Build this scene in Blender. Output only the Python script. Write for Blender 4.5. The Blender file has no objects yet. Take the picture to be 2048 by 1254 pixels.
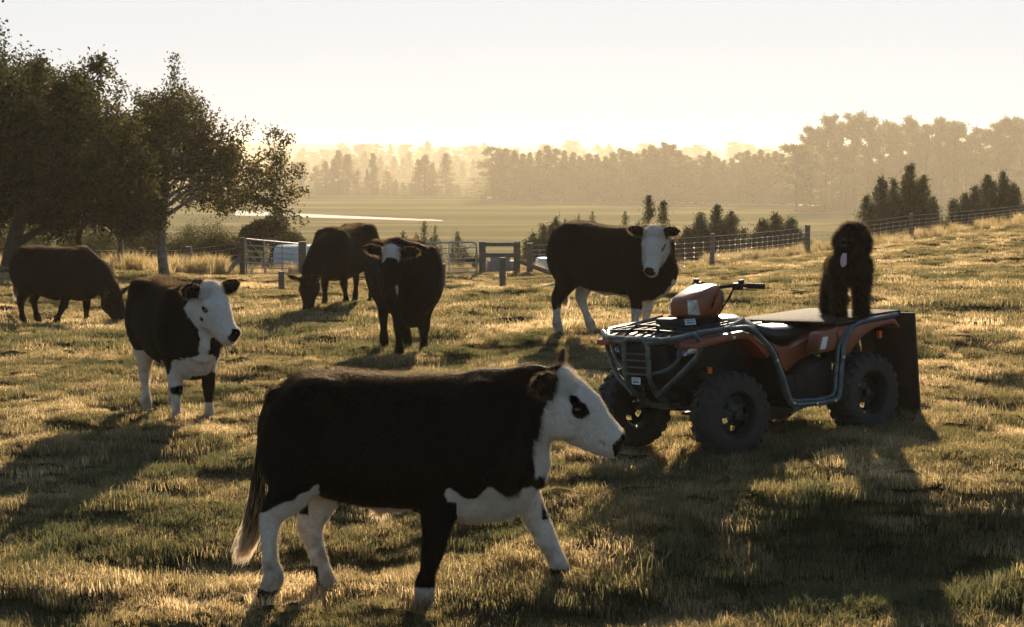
import bpy, bmesh, math, random
import numpy as np
from mathutils import Vector, Matrix
R = math.radians
rng = np.random.default_rng(7)
random.seed(7)
sc = bpy.context.scene
COL = sc.collection
# ---------------------------------------------------------------- camera
F_PX = 3400.0; CX, CY, HOR = 1024.0, 627.0, 300.0
CAM_Z = 2.37
PITCH = math.atan((CY - HOR) / F_PX)
cd = bpy.data.cameras.new('camera'); cam = bpy.data.objects.new('camera', cd); COL.objects.link(cam)
cam.location = (0, 0, CAM_Z); cam.rotation_euler = (R(90) - PITCH, 0, 0)
cd.sensor_width = 36; cd.lens = 36 * F_PX / 2048.0
cd.clip_start = 0.1; cd.clip_end = 20000
cd.dof.use_dof = True; cd.dof.focus_distance = 14.5; cd.dof.aperture_fstop = 10.0
sc.camera = cam
# ---------------------------------------------------------------- world, sun, exposure
SUN_EL = R(18.0); SUN_AZ = math.atan((1430 - CX) / F_PX)          # clockwise from +Y
SKY_CAP = 5.6
w = bpy.data.worlds.new('World'); sc.world = w; w.use_nodes = True
nt = w.node_tree; nt.nodes.clear()
sky = nt.nodes.new('ShaderNodeTexSky'); sky.sky_type = 'NISHITA'; sky.sun_disc = False
sky.sun_elevation = SUN_EL; sky.sun_rotation = SUN_AZ
sky.air_density = 1.0; sky.dust_density = 1.5; sky.ozone_density = 1.5; sky.altitude = 200
bg = nt.nodes.new('ShaderNodeBackground'); bg.inputs[1].default_value = 0.078
wo = nt.nodes.new('ShaderNodeOutputWorld')
cap = nt.nodes.new('ShaderNodeVectorMath'); cap.operation = 'MINIMUM'; cap.inputs[1].default_value = (SKY_CAP * 0.92, SKY_CAP * 0.955, SKY_CAP)   # thin even overcast veil
nt.links.new(sky.outputs[0], cap.inputs[0]); nt.links.new(cap.outputs[0], bg.inputs[0]); nt.links.new(bg.outputs[0], wo.inputs[0])
ld = bpy.data.lights.new('sun', 'SUN'); ld.energy = 5.0; ld.angle = R(0.6); ld.color = (1.0, 0.80, 0.56)
sun = bpy.data.objects.new('sun', ld); COL.objects.link(sun)
SUN_DIR = Vector((math.sin(SUN_AZ) * math.cos(SUN_EL), math.cos(SUN_AZ) * math.cos(SUN_EL), math.sin(SUN_EL)))
sun.rotation_euler = SUN_DIR.to_track_quat('Z', 'Y').to_euler()
sc.view_settings.view_transform = 'Standard'; sc.view_settings.look = 'None'
sc.view_settings.exposure = 1.0; sc.view_settings.gamma = 1.0
sc.render.engine = 'CYCLES'
cy = sc.cycles
cy.use_denoising = True; cy.max_bounces = 6; cy.diffuse_bounces = 3; cy.glossy_bounces = 2
cy.transmission_bounces = 4; cy.transparent_max_bounces = 8; cy.volume_bounces = 0
cy.sample_clamp_indirect = 6.0; cy.caustics_reflective = False; cy.caustics_refractive = False
# ---------------------------------------------------------------- helpers
def ray(px, py):
    d = Vector(((px - CX) / F_PX, -(py - CY) / F_PX, -1.0))
    return Matrix.Rotation(R(90) - PITCH, 3, 'X') @ d                # unit camera depth
def W(px, py, D):
    """world point whose horizontal distance (world y) is D on the ray of a pixel of the photograph"""
    r = ray(px, py); return Vector((0, 0, CAM_Z)) + r * (D / r.y)
def tag(o, label=None, cat=None, group=None, kind=None):
    if label: o['label'] = label
    if cat: o['category'] = cat
    if group: o['group'] = group
    if kind: o['kind'] = kind
    return o
def empty(name, loc=(0, 0, 0), rz=0.0):
    o = bpy.data.objects.new(name, None); COL.objects.link(o); o.location = loc; o.rotation_euler = (0, 0, rz)
    o.empty_display_size = 0.1
    return o
def link(name, me, mat=None, parent=None, smooth=False):
    o = bpy.data.objects.new(name, me); COL.objects.link(o)
    if mat is not None and not me.materials: me.materials.append(mat)
    if parent is not None: o.parent = parent
    if smooth: me.shade_smooth()
    return o
def mesh_np(name, V, Fc, nside=None):
    """mesh from numpy vertices and faces (all of one size)"""
    me = bpy.data.meshes.new(name)
    V = np.asarray(V, dtype=np.float32); Fc = np.asarray(Fc, dtype=np.int32)
    n = Fc.shape[1]
    me.vertices.add(len(V)); me.vertices.foreach_set('co', V.ravel())
    me.loops.add(Fc.size); me.loops.foreach_set('vertex_index', Fc.ravel())
    me.polygons.add(len(Fc))
    me.polygons.foreach_set('loop_start', np.arange(0, Fc.size, n, dtype=np.int32))
    me.polygons.foreach_set('loop_total', np.full(len(Fc), n, dtype=np.int32))
    me.update(calc_edges=True); return me
def fattr(me, name, vals):
    a = me.attributes.new(name, 'FLOAT', 'POINT'); a.data.foreach_set('value', np.asarray(vals, np.float32)); return a
def vnoise(x, y, seed=0):
    """smooth 2-D value noise in 0..1"""
    x = np.asarray(x, float); y = np.asarray(y, float)
    xi = np.floor(x).astype(np.int64); yi = np.floor(y).astype(np.int64)
    fx = x - xi; fy = y - yi
    fx = fx * fx * fx * (fx * (fx * 6 - 15) + 10); fy = fy * fy * fy * (fy * (fy * 6 - 15) + 10)
    def h(a, b):
        n = (a * 374761393 + b * 668265263 + seed * 1442695041) & 0xffffffff
        n = ((n ^ (n >> 13)) * 1274126177) & 0xffffffff
        n = n ^ (n >> 16)
        return (n & 0xffffff) / float(0xffffff)
    a = h(xi, yi); b = h(xi + 1, yi); c = h(xi, yi + 1); d = h(xi + 1, yi + 1)
    return (a * (1 - fx) + b * fx) * (1 - fy) + (c * (1 - fx) + d * fx) * fy
def fbm(x, y, seed=0, o=3):
    s = 0; a = 1; t = 0
    for k in range(o):
        s = s + a * vnoise(x * 2 ** k + 17.3 * k, y * 2 ** k - 9.1 * k, seed + k); t += a; a *= 0.5
    return s / t
# ---------------------------------------------------------------- materials
def mat(name, col=(0.5, 0.5, 0.5), rough=0.7, metal=0.0, var=0.0, vscale=8.0, bump=0.0, bscale=40.0, spec=0.5, coat=0.0, col2=None):
    m = bpy.data.materials.new(name); m.use_nodes = True; n = m.node_tree; p = n.nodes['Principled BSDF']
    p.inputs['Roughness'].default_value = rough; p.inputs['Metallic'].default_value = metal
    p.inputs['Specular IOR Level'].default_value = spec; p.inputs['Coat Weight'].default_value = coat
    p.inputs['Base Color'].default_value = (*col, 1)
    if var or col2:
        tc = n.nodes.new('ShaderNodeTexCoord'); no = n.nodes.new('ShaderNodeTexNoise'); no.inputs['Scale'].default_value = vscale
        no.inputs['Detail'].default_value = 6; no.inputs['Roughness'].default_value = 0.65
        n.links.new(tc.outputs['Object'], no.inputs['Vector'])
        rp = n.nodes.new('ShaderNodeValToRGB'); rp.color_ramp.elements[0].position = 0.35; rp.color_ramp.elements[1].position = 0.65
        c2 = col2 if col2 else tuple(c * (1 - var) for c in col)
        rp.color_ramp.elements[0].color = (*c2, 1); rp.color_ramp.elements[1].color = (*col, 1)
        n.links.new(no.outputs['Fac'], rp.inputs[0]); n.links.new(rp.outputs[0], p.inputs['Base Color'])
    if bump:
        tc = n.nodes.new('ShaderNodeTexCoord'); no = n.nodes.new('ShaderNodeTexNoise'); no.inputs['Scale'].default_value = bscale
        no.inputs['Detail'].default_value = 5
        n.links.new(tc.outputs['Object'], no.inputs['Vector'])
        bp = n.nodes.new('ShaderNodeBump'); bp.inputs['Strength'].default_value = bump; bp.inputs['Distance'].default_value = 0.02
        n.links.new(no.outputs['Fac'], bp.inputs['Height']); n.links.new(bp.outputs[0], p.inputs['Normal'])
    return m
# ---------------------------------------------------------------- terrain
PLAIN_Z = -20.6
def ctrl(px, py, k):
    D = F_PX / k; p = W(px, py, D); return (p.x, p.y, p.z)
_c = [ctrl(*a) for a in [
    (530, 1195, 380), (850, 1198, 380), (1130, 1172, 380), (640, 1200, 378), (1024, 1250, 402), (200, 1250, 402), (1800, 1250, 400),
    (-300, 1000, 300), (2500, 1000, 300),
    (2100, 850, 232),
    (300, 852, 238), (412, 862, 241), (0, 850, 230), (0, 690, 155), (-350, 700, 160),
    (800, 715, 176), (860, 712, 178), (1180, 675, 172), (1300, 668, 172), (1120, 672, 170), (1000, 680, 165),
    (2000, 640, 148), (2300, 640, 150), (1700, 640, 152), (2000, 530, 85), (2400, 500, 85), (1600, 560, 95),
    (60, 650, 127), (160, 650, 127), (240, 648, 127), (-200, 640, 127), (645, 624, 128), (715, 614, 126), (420, 640, 128),
    (120, 560, 92), (0, 545, 88), (330, 552, 74), (-300, 535, 85), (562, 611, 84), (885, 596, 84), (1005, 586, 88), (300, 590, 105),
    (490, 556, 66), (700, 552, 65), (950, 552, 65), (1100, 552, 65), (1180, 590, 90),
    (1425, 534, 60), (1615, 510, 56), (1780, 494, 56), (1900, 478, 58), (2048, 452, 60), (2300, 425, 60), (2600, 400, 60),
    (150, 553, 62), (-400, 550, 60)]]
_c += [(1.535, 11.652, .235), (2.652, 12.481, .27), (0.821, 12.615, .165), (1.939, 13.443, .20), (3.6, 12.2, .35), (2.87, 10.9, .44), (1.07, 9.7, .27), (1.64, 9.75, .31), (2.1, 9.8, .33), (1.1, 8.5, .05), (2.1, 8.4, .10), (3.4, 9.6, .40), (0.62, 9.8, .14)]
_CP = np.array(_c)
def _tps(P, vals, lam=0.02):
    n = len(P); d2 = ((P[:, None, :] - P[None]) ** 2).sum(-1); K = 0.5 * d2 * np.log(d2 + 1e-9)
    A = np.zeros((n + 3, n + 3)); A[:n, :n] = K + lam * np.eye(n); A[:n, n] = 1; A[:n, n + 1:] = P; A[n, :n] = 1; A[n + 1:, :n] = P.T
    return np.linalg.solve(A, np.concatenate([vals, [0, 0, 0]]))
_S = 10.0
_TW = _tps(_CP[:, :2] / _S, _CP[:, 2], 0.0012)
def sstep(a, b, x):
    t = np.clip((x - a) / (b - a), 0, 1); return t * t * (3 - 2 * t)
def base_h(x, y):
    x = np.asarray(x, float); y = np.asarray(y, float); sh = np.broadcast(x, y).shape
    x = np.broadcast_to(x, sh).ravel(); y = np.broadcast_to(y, sh).ravel()
    yc = np.clip(y, 6.5, 64); lim = 3 + yc * 0.42; xc = np.clip(x, -lim, lim)
    P = np.stack([xc, yc], 1) / _S; n = len(_CP); out = np.zeros(len(xc))
    for i in range(n):
        d2 = ((P - _CP[i, :2] / _S) ** 2).sum(1); out += _TW[i] * 0.5 * d2 * np.log(d2 + 1e-9)
    out += _TW[n] + P @ _TW[n + 1:]
    out = np.clip(out, -2.4, 1.6)
    e0 = 57 + 6 * sstep(4, 12, xc)                                  # the edge of the terrace, farther off on the right
    t = sstep(e0, e0 + 100, y)
    return (out * (1 - t) + PLAIN_Z * t).reshape(sh)
def tuss(x, y):
    """hummocks left by grazing hooves"""
    a = fbm(x * 1.15 + 3, y * 2.0, 11, 3); b = fbm(x * 3.6, y * 5.5, 23, 3)
    m = np.clip((a - 0.40) * 4.0, 0, 1)
    h = 0.105 * (m - 0.4) + 0.095 * (b - 0.5) + 0.045 * (fbm(x * 9, y * 12, 31, 2) - 0.5)
    for (rx, ry, ra, sx, sy) in ((-2.6, 10.7, .13, .9, .28), (-1.2, 10.9, .08, .5, .2), (1.9, 9.6, .10, .8, .22), (-3.0, 13.2, .08, .8, .25), (2.6, 8.3, .10, .6, .2), (-0.4, 13.6, .08, .9, .25), (4.2, 15.5, .08, 1.0, .3)):
        h = h + ra * np.exp(-((x - rx) / sx) ** 2 - ((y - ry + .12 * np.sin(x * 5)) / sy) ** 2)
    h = h + 0.10 * (fbm(x * 0.35, y * 0.55, 5, 2) - 0.5)
    for (wx, wy) in ((1.535, 11.652), (2.652, 12.481), (0.821, 12.615), (1.939, 13.443)):
        h = h * (1 - np.exp(-((x - wx) ** 2 + (y - wy) ** 2) / 0.10))
    return h * (1 - sstep(60, 80, y))
def ground_z(x, y):
    return base_h(x, y) + tuss(np.asarray(x, float), np.asarray(y, float))
def gz(x, y): return float(ground_z(np.array([x]), np.array([y]))[0])
def G(px, D):
    """point of the ground D metres off on the vertical line of a pixel column"""
    x = (px - CX) / F_PX * D; return Vector((x, D, gz(x, D)))
def build_ground():
    near = np.geomspace(3.0, 85, 620); far = np.geomspace(88, 6500, 90); ys = np.concatenate([[-30, -10, 0], near, far])
    nu = 560; u = np.linspace(-1, 1, nu); u = np.sign(u) * (0.62 * np.abs(u) + 0.38 * np.abs(u) ** 4)
    half = np.where(ys > 3, 5 + np.abs(ys) * 0.62, 40) ; half = np.maximum(half, 0)
    half[:3] = 8; half = np.where(ys > 85, 58 + (ys - 85) * 0.9, half)
    X = u[None] * half[:, None]; Y = np.broadcast_to(ys[:, None], X.shape)
    Z = ground_z(X, Y)
    V = np.stack([X, Y, Z], -1).reshape(-1, 3); nr = len(ys)
    i = np.arange(nr - 1)[:, None] * nu + np.arange(nu - 1)[None]
    Fc = np.stack([i, i + 1, i + nu + 1, i + nu], -1).reshape(-1, 4)
    me = mesh_np('ground', V, Fc); me.shade_smooth()
    m = bpy.data.materials.new('ground'); m.use_nodes = True; n = m.node_tree; p = n.nodes['Principled BSDF']
    p.inputs['Roughness'].default_value = 0.95; p.inputs['Specular IOR Level'].default_value = 0.0
    geo = n.nodes.new('ShaderNodeNewGeometry')
    def noise(scale, vec=(1, 1, 1), det=5):
        mp = n.nodes.new('ShaderNodeMapping'); mp.inputs['Scale'].default_value = vec
        n.links.new(geo.outputs['Position'], mp.inputs['Vector'])
        t = n.nodes.new('ShaderNodeTexNoise'); t.inputs['Scale'].default_value = scale; t.inputs['Detail'].default_value = det
        n.links.new(mp.outputs[0], t.inputs['Vector']); return t.outputs['Fac']
    def ramp(src, stops):
        r = n.nodes.new('ShaderNodeValToRGB'); e = r.color_ramp.elements
        e[0].position, e[1].position = stops[0][0], stops[-1][0]; e[0].color = (*stops[0][1], 1); e[1].color = (*stops[-1][1], 1)
        for s in stops[1:-1]: q = e.new(s[0]); q.color = (*s[1], 1)
        n.links.new(src, r.inputs[0]); return r.outputs[0]
    nearc = ramp(noise(5, det=8), [(0.3, (0.022, 0.018, 0.008)), (0.5, (0.06, 0.048, 0.018)), (0.7, (0.10, 0.078, 0.03))])
    farc = ramp(noise(0.010, (0.35, 2.0, 1), 7), [(0.34, (0.045, 0.058, 0.016)), (0.46, (0.075, 0.085, 0.022)), (0.52, (0.20, 0.15, 0.05)), (0.58, (0.07, 0.075, 0.022)), (0.70, (0.10, 0.10, 0.032))])
    sp = n.nodes.new('ShaderNodeSeparateXYZ'); n.links.new(geo.outputs['Position'], sp.inputs[0])
    mr = n.nodes.new('ShaderNodeMapRange'); mr.inputs[1].default_value = 66; mr.inputs[2].default_value = 95
    n.links.new(sp.outputs[1], mr.inputs[0])
    mx = n.nodes.new('ShaderNodeMix'); mx.data_type = 'RGBA'
    n.links.new(mr.outputs[0], mx.inputs[0]); n.links.new(nearc, mx.inputs[6]); n.links.new(farc, mx.inputs[7])
    n.links.new(mx.outputs[2], p.inputs['Base Color'])
    bp = n.nodes.new('ShaderNodeBump'); bp.inputs['Strength'].default_value = 0.7; bp.inputs['Distance'].default_value = 0.05
    n.links.new(noise(14, det=8), bp.inputs['Height']); n.links.new(bp.outputs[0], p.inputs['Normal'])
    o = link('ground', me, m); tag(o, 'rolling cropped paddock falling away to a wide flat plain', kind='structure'); return o
build_ground()
# ---------------------------------------------------------------- grass
def blades_mesh(name, n, rad, hmin, hmax, wid, seed, lean=0.6, seg=2, flop=1.0):
    g = np.random.default_rng(seed)
    r = rad * np.sqrt(g.random(n)); a = g.random(n) * 2 * math.pi
    bx, by = r * np.cos(a), r * np.sin(a)
    h = hmin + (hmax - hmin) * g.random(n) ** 1.6
    d = g.random(n) * 2 * math.pi; l = lean * g.random(n) * h * flop
    dx, dy = np.cos(d) * l, np.sin(d) * l
    t = g.random(n) * 2 * math.pi; wx, wy = np.cos(t) * wid / 2, np.sin(t) * wid / 2
    V = []; base = np.stack([bx, by, np.full(n, -0.02)], 1); wv = np.stack([wx, wy, 0 * wx], 1)
    mid = base + np.stack([dx * 0.35, dy * 0.35, h * 0.6 + 0.02], 1); tip = base + np.stack([dx, dy, h * (1 - 0.25 * lean * g.random(n)) + 0.02], 1)
    V = np.stack([base - wv, base + wv, mid + wv * 0.8, mid - wv * 0.8, tip], 1).reshape(-1, 3)
    i = np.arange(n) * 5
    T = np.concatenate([np.stack([i, i + 1, i + 2], 1), np.stack([i, i + 2, i + 3], 1), np.stack([i + 3, i + 2, i + 4], 1)])
    me = mesh_np(name, V, T); c = g.random(n); fattr(me, 'shade', np.repeat(c, 5)); 
    tipv = np.tile([0, 0, 0.6, 0.6, 1.0], n); fattr(me, 'tip', tipv); return me
def grass_mat(name, green, straw, dry, transl=0.55, rough=0.5):
    m = bpy.data.materials.new(name); m.use_nodes = True; n = m.node_tree; n.nodes.clear()
    out = n.nodes.new('ShaderNodeOutputMaterial'); at = n.nodes.new('ShaderNodeAttribute'); at.attribute_name = 'shade'
    ti = n.nodes.new('ShaderNodeAttribute'); ti.attribute_name = 'tint'; ti.attribute_type = 'INSTANCER'
    ad = n.nodes.new('ShaderNodeMath'); ad.operation = 'MULTIPLY_ADD'; ad.inputs[1].default_value = 0.45
    n.links.new(at.outputs['Fac'], ad.inputs[0]); n.links.new(ti.outputs['Fac'], ad.inputs[2])
    r = n.nodes.new('ShaderNodeValToRGB'); e = r.color_ramp.elements
    e[0].position = 0.25; e[0].color = (*green, 1); e[1].position = 1.1 if False else 1.0; e[1].color = (*dry, 1); q = e.new(0.62); q.color = (*straw, 1)
    n.links.new(ad.outputs[0], r.inputs[0])
    df = n.nodes.new('ShaderNodeBsdfDiffuse'); tr = n.nodes.new('ShaderNodeBsdfTranslucent'); gl = n.nodes.new('ShaderNodeBsdfGlossy')
    gl.inputs['Roughness'].default_value = rough; gl.inputs['Color'].default_value = (0.8, 0.8, 0.8, 1)
    n.links.new(r.outputs[0], df.inputs[0]); 
    br = n.nodes.new('ShaderNodeHueSaturation'); br.inputs['Value'].default_value = 1.85; br.inputs['Saturation'].default_value = 1.05
    n.links.new(r.outputs[0], br.inputs['Color']); n.links.new(br.outputs[0], tr.inputs[0])
    m1 = n.nodes.new('ShaderNodeMixShader'); m1.inputs[0].default_value = transl
    n.links.new(df.outputs[0], m1.inputs[1]); n.links.new(tr.outputs[0], m1.inputs[2])
    m2 = n.nodes.new('ShaderNodeMixShader'); m2.inputs[0].default_value = 0.02
    n.links.new(m1.outputs[0], m2.inputs[1]); n.links.new(gl.outputs[0], m2.inputs[2]); n.links.new(m2.outputs[0], out.inputs[0])
    return m
GRASS = grass_mat('grass_blades', (0.062, 0.068, 0.030), (0.24, 0.18, 0.085), (0.68, 0.53, 0.32), transl=0.60)
def scatter_gn(name, P, rotz, scale, idx, tint, protos, label, tiltx=None):
    """one object whose points carry copies of a few clump meshes"""
    me = bpy.data.meshes.new(name); me.vertices.add(len(P)); me.vertices.foreach_set('co', np.asarray(P, np.float32).ravel())
    a = me.attributes.new('rot', 'FLOAT_VECTOR', 'POINT')
    rv = np.zeros((len(P), 3), np.float32); rv[:, 2] = rotz
    if tiltx is not None: rv[:, 0] = tiltx
    a.data.foreach_set('vector', rv.ravel()); fattr(me, 'scl', scale); fattr(me, 'tint', tint)
    b = me.attributes.new('idx', 'INT', 'POINT'); b.data.foreach_set('value', np.asarray(idx, np.int32))
    o = link(name, me); tag(o, label, kind='stuff')
    pc = bpy.data.collections.new(name + '_clumps')
    for p in protos:
        q = bpy.data.objects.new(name + '_clump', p); pc.objects.link(q)
    ng = bpy.data.node_groups.new(name, 'GeometryNodeTree')
    ng.interface.new_socket('Geometry', in_out='INPUT', socket_type='NodeSocketGeometry'); ng.interface.new_socket('Geometry', in_out='OUTPUT', socket_type='NodeSocketGeometry')
    N = ng.nodes; L = ng.links; gi = N.new('NodeGroupInput'); go = N.new('NodeGroupOutput')
    ci = N.new('GeometryNodeCollectionInfo'); ci.inputs['Collection'].default_value = pc; ci.inputs['Separate Children'].default_value = True
    ip = N.new('GeometryNodeInstanceOnPoints'); ip.inputs['Pick Instance'].default_value = True
    def nat(nm, ty):
        x = N.new('GeometryNodeInputNamedAttribute'); x.data_type = ty; x.inputs[0].default_value = nm
        return [s for s in x.outputs if s.enabled and s.name == 'Attribute'][0]
    L.new(gi.outputs[0], ip.inputs['Points']); L.new(ci.outputs[0], ip.inputs['Instance'])
    L.new(nat('idx', 'INT'), ip.inputs['Instance Index']); L.new(nat('scl', 'FLOAT'), ip.inputs['Scale'])
    er = N.new('FunctionNodeEulerToRotation'); L.new(nat('rot', 'FLOAT_VECTOR'), er.inputs[0]); L.new(er.outputs[0], ip.inputs['Rotation'])
    L.new(ip.outputs[0], go.inputs[0])
    md = o.modifiers.new('scatter', 'NODES'); md.node_group = ng
    return o
def grass_points(d0, d1, dens, widen=0.40, extra=1.2):
    n = int(dens * widen * (d1 * d1 - d0 * d0) + dens * 2 * extra * (d1 - d0)); g = np.random.default_rng(int(d0 * 10))
    D = np.sqrt(g.random(n) * (d1 ** 2 - d0 ** 2) + d0 ** 2); x = (g.random(n) * 2 - 1) * (D * widen + extra)
    return x, D
def build_grass():
    protos = []
    for s in range(4):                                              # short cropped mats
        me = blades_mesh('grass_mat', 380, 0.17, 0.010, 0.040, 0.0028, 100 + s, 1.7); me.materials.append(GRASS); protos.append(me)
    for s in range(3):                                              # taller tufts
        me = blades_mesh('grass_tuft', 170, 0.085, 0.02, 0.078, 0.0030, 200 + s, 1.3); me.materials.append(GRASS); protos.append(me)
    for s in range(3):                                              # coarse ones for the distance
        me = blades_mesh('grass_far', 240, 0.28, 0.02, 0.062, 0.0055, 300 + s, 1.4); me.materials.append(GRASS); protos.append(me)
    xs, ys, kind = [], [], []
    for d0, d1, dens, k in ((6.3, 12, 75, 0), (12, 20, 55, 0), (20, 30, 22, 2), (30, 72, 14, 2)):
        x, y = grass_points(d0, d1, dens); xs.append(x); ys.append(y); kind.append(np.full(len(x), k))
    for d0, d1, dens in ((6.3, 14, 38), (14, 24, 24), (24, 45, 7)):
        x, y = grass_points(d0, d1, dens); keep = fbm(x * 1.15 + 3, y * 2.0, 11, 3) + 0.16 * rng.random(len(x)) > 0.56
        xs.append(x[keep]); ys.append(y[keep]); kind.append(np.full(keep.sum(), 1))
    x = np.concatenate(xs); y = np.concatenate(ys); kind = np.concatenate(kind)
    z = ground_z(x, y); n = len(x)
    idx = np.where(kind == 0, rng.integers(0, 4, n), np.where(kind == 1, rng.integers(4, 7, n), rng.integers(7, 10, n)))
    tint = 0.62 * fbm(x * 0.5, y * 0.8, 41, 3) + 0.85 * fbm(x * 2.3, y * 3.2, 47, 3) - 0.47 + 0.20 * (rng.random(n) - 0.5)
    scl = 0.65 + 0.7 * rng.random(n); scl *= 0.75 + 0.6 * fbm(x * 0.7, y * 1.1, 59, 2)
    scatter_gn('grass', np.stack([x, y, z - 0.005], 1), rng.random(n) * 6.28, scl, idx, tint, protos, 'short grazed pasture grass, green and straw coloured, all over the paddock', tiltx=(rng.random(n) - 0.5) * 0.25)
build_grass()
# ---------------------------------------------------------------- bodies grown from blended volumes
class Body:
    """a distance field blended from limbs, meshed as one continuous surface"""
    def __init__(s, lo, hi, res):
        s.lo = np.array(lo, float); s.res = res; s.n = np.ceil((np.array(hi) - s.lo) / res).astype(int) + 1
        s.F = np.full(s.n, 9.0, np.float32)
        s.ax = [s.lo[i] + res * np.arange(s.n[i]) for i in range(3)]
    def _win(s, lo, hi):
        a = np.clip(np.floor((np.array(lo) - s.lo) / s.res).astype(int), 0, s.n - 1); b = np.clip(np.ceil((np.array(hi) - s.lo) / s.res).astype(int) + 1, 1, s.n)
        b = np.maximum(b, a + 1)
        sl = tuple(slice(a[i], b[i]) for i in range(3))
        X, Y, Z = np.meshgrid(*[s.ax[i][sl[i]] for i in range(3)], indexing='ij'); return sl, np.stack([X, Y, Z], -1)
    def _mix(s, sl, d, k, sub=False):
        A = s.F[sl]
        if sub:
            h = np.clip(0.5 - 0.5 * (A + d) / k, 0, 1); s.F[sl] = A * (1 - h) - d * h + k * h * (1 - h)
        else:
            h = np.clip(0.5 + 0.5 * (d - A) / k, 0, 1); s.F[sl] = d * (1 - h) + A * h - k * h * (1 - h)
    def tube(s, P, A, B, k=0.03, up=(0, 0, 1), side=None, own=0.012, sub=False, cap=None):
        """chain of elliptic sections: centres P, half width A across, half height B; blended into the body as one limb"""
        P = np.array(P, float); A = np.array(A, float); B = np.array(B, float); m = max(A.max(), B.max()) + k + 0.03
        sl, Q = s._win(P.min(0) - m, P.max(0) + m); D = np.full(Q.shape[:3], 9.0, np.float32)
        for i in range(len(P) - 1):
            a, b = P[i], P[i + 1]; e = b - a; L = np.linalg.norm(e); e = e / max(L, 1e-6)
            if side is not None: sd = np.array(side, float); sd = sd - e * (sd @ e)
            else: sd = np.cross(np.array(up, float), e)
            nn = np.linalg.norm(sd); sd = sd / nn if nn > 1e-3 else np.array([0, 1.0, 0]); u = np.cross(e, sd)
            q = Q - a; t0 = (q @ e); t = np.clip(t0 / max(L, 1e-6), 0, 1)
            ha = A[i] * (1 - t) + A[i + 1] * t; hb = B[i] * (1 - t) + B[i + 1] * t
            ov = t0 - t * L; qs = q @ sd; qu = q @ u; mn = np.minimum(ha, hb); ro = 0.5 * (ha + hb) if cap is None else cap
            r = np.sqrt((qs / ha) ** 2 + (qu / hb) ** 2 + (ov / ro) ** 2)
            # distance estimate that stays true for flattened sections
            g = np.sqrt((qs / ha ** 2) ** 2 + (qu / hb ** 2) ** 2 + (ov / ro ** 2) ** 2) / np.maximum(r, 1e-4)
            d = np.where(r > 0.3, (r - 1) / np.maximum(g, 1e-4), -mn * (1 - r)).astype(np.float32)
            h = np.clip(0.5 + 0.5 * (d - D) / own, 0, 1); D = d * (1 - h) + D * h - own * h * (1 - h)
        s._mix(sl, D, k, sub)
    def ell(s, c, r, M=None, k=0.03, sub=False):
        c = np.array(c, float); r = np.array(r, float); m = r.max() + k + 0.02
        sl, Q = s._win(c - m, c + m); q = Q - c
        if M is not None: q = q @ np.array(M, float)                # columns = axes
        rr = np.sqrt(((q / r) ** 2).sum(-1)); g = np.sqrt(((q / r ** 2) ** 2).sum(-1)) / np.maximum(rr, 1e-4)
        d = np.where(rr > 0.3, (rr - 1) / np.maximum(g, 1e-4), -r.min() * (1 - rr)).astype(np.float32)
        s._mix(sl, d, k, sub)
    def mesh(s, smooth=1):
        F = s.F; n = F.shape; I = F < 0
        tot = np.zeros(tuple(x - 1 for x in n) + (3,), np.float32); cnt = np.zeros(tuple(x - 1 for x in n), np.float32)
        def cut(a): return tuple(slice(None, -1) if v == 0 else slice(1, None) for v in a)
        for ax in range(3):
            o = [i for i in range(3) if i != ax]
            for p in (0, 1):
                for q in (0, 1):
                    a = [0, 0, 0]; a[o[0]] = p; a[o[1]] = q; b = list(a); b[ax] = 1
                    fa, fb = F[cut(a)], F[cut(b)]; cr = (fa < 0) != (fb < 0)
                    t = np.where(cr, fa / np.where(cr, fa - fb, 1), 0)
                    for c in range(3): tot[..., c] += np.where(cr, (t if c == ax else a[c]), 0)
                    cnt += cr
        act = cnt > 0; idx = np.full(act.shape, -1, np.int64); ids = np.argwhere(act); idx[act] = np.arange(len(ids))
        V = (ids + tot[act] / cnt[act][:, None]) * s.res + s.lo
        Q = []
        for ax in range(3):
            o = [(ax + 1) % 3, (ax + 2) % 3]
            sa = [slice(1, -1)] * 3; sb = [slice(1, -1)] * 3; sa[ax] = slice(0, -1); sb[ax] = slice(1, None)
            A, B = I[tuple(sa)], I[tuple(sb)]; e = np.argwhere(A != B)
            e2 = e.copy(); e2[:, o[0]] += 1; e2[:, o[1]] += 1; fl = A[tuple(e.T)]
            def at(d0, d1):
                c = e2.copy(); c[:, o[0]] += d0; c[:, o[1]] += d1; return idx[tuple(c.T)]
            q = np.stack([at(-1, -1), at(0, -1), at(0, 0), at(-1, 0)], 1)
            q[~fl] = q[~fl][:, ::-1]; Q.append(q)
        Q = np.concatenate(Q)
        for _ in range(smooth):
            S = np.zeros_like(V); C = np.zeros(len(V))
            for a, b in ((0, 1), (1, 2), (2, 3), (3, 0)):
                for c in range(3):
                    S[:, c] += np.bincount(Q[:, a], V[Q[:, b], c], len(V)) + np.bincount(Q[:, b], V[Q[:, a], c], len(V))
                C += np.bincount(Q[:, a], minlength=len(V)) + np.bincount(Q[:, b], minlength=len(V))
            V = V * 0.45 + 0.55 * S / C[:, None]
        return V, Q
def normals(V, Q):
    n = np.cross(V[Q[:, 2]] - V[Q[:, 0]], V[Q[:, 3]] - V[Q[:, 1]]); N = np.zeros_like(V)
    for k in range(4):
        for c in range(3): N[:, c] += np.bincount(Q[:, k], n[:, c], len(V))
    return N / np.maximum(np.linalg.norm(N, axis=1), 1e-9)[:, None]
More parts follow.
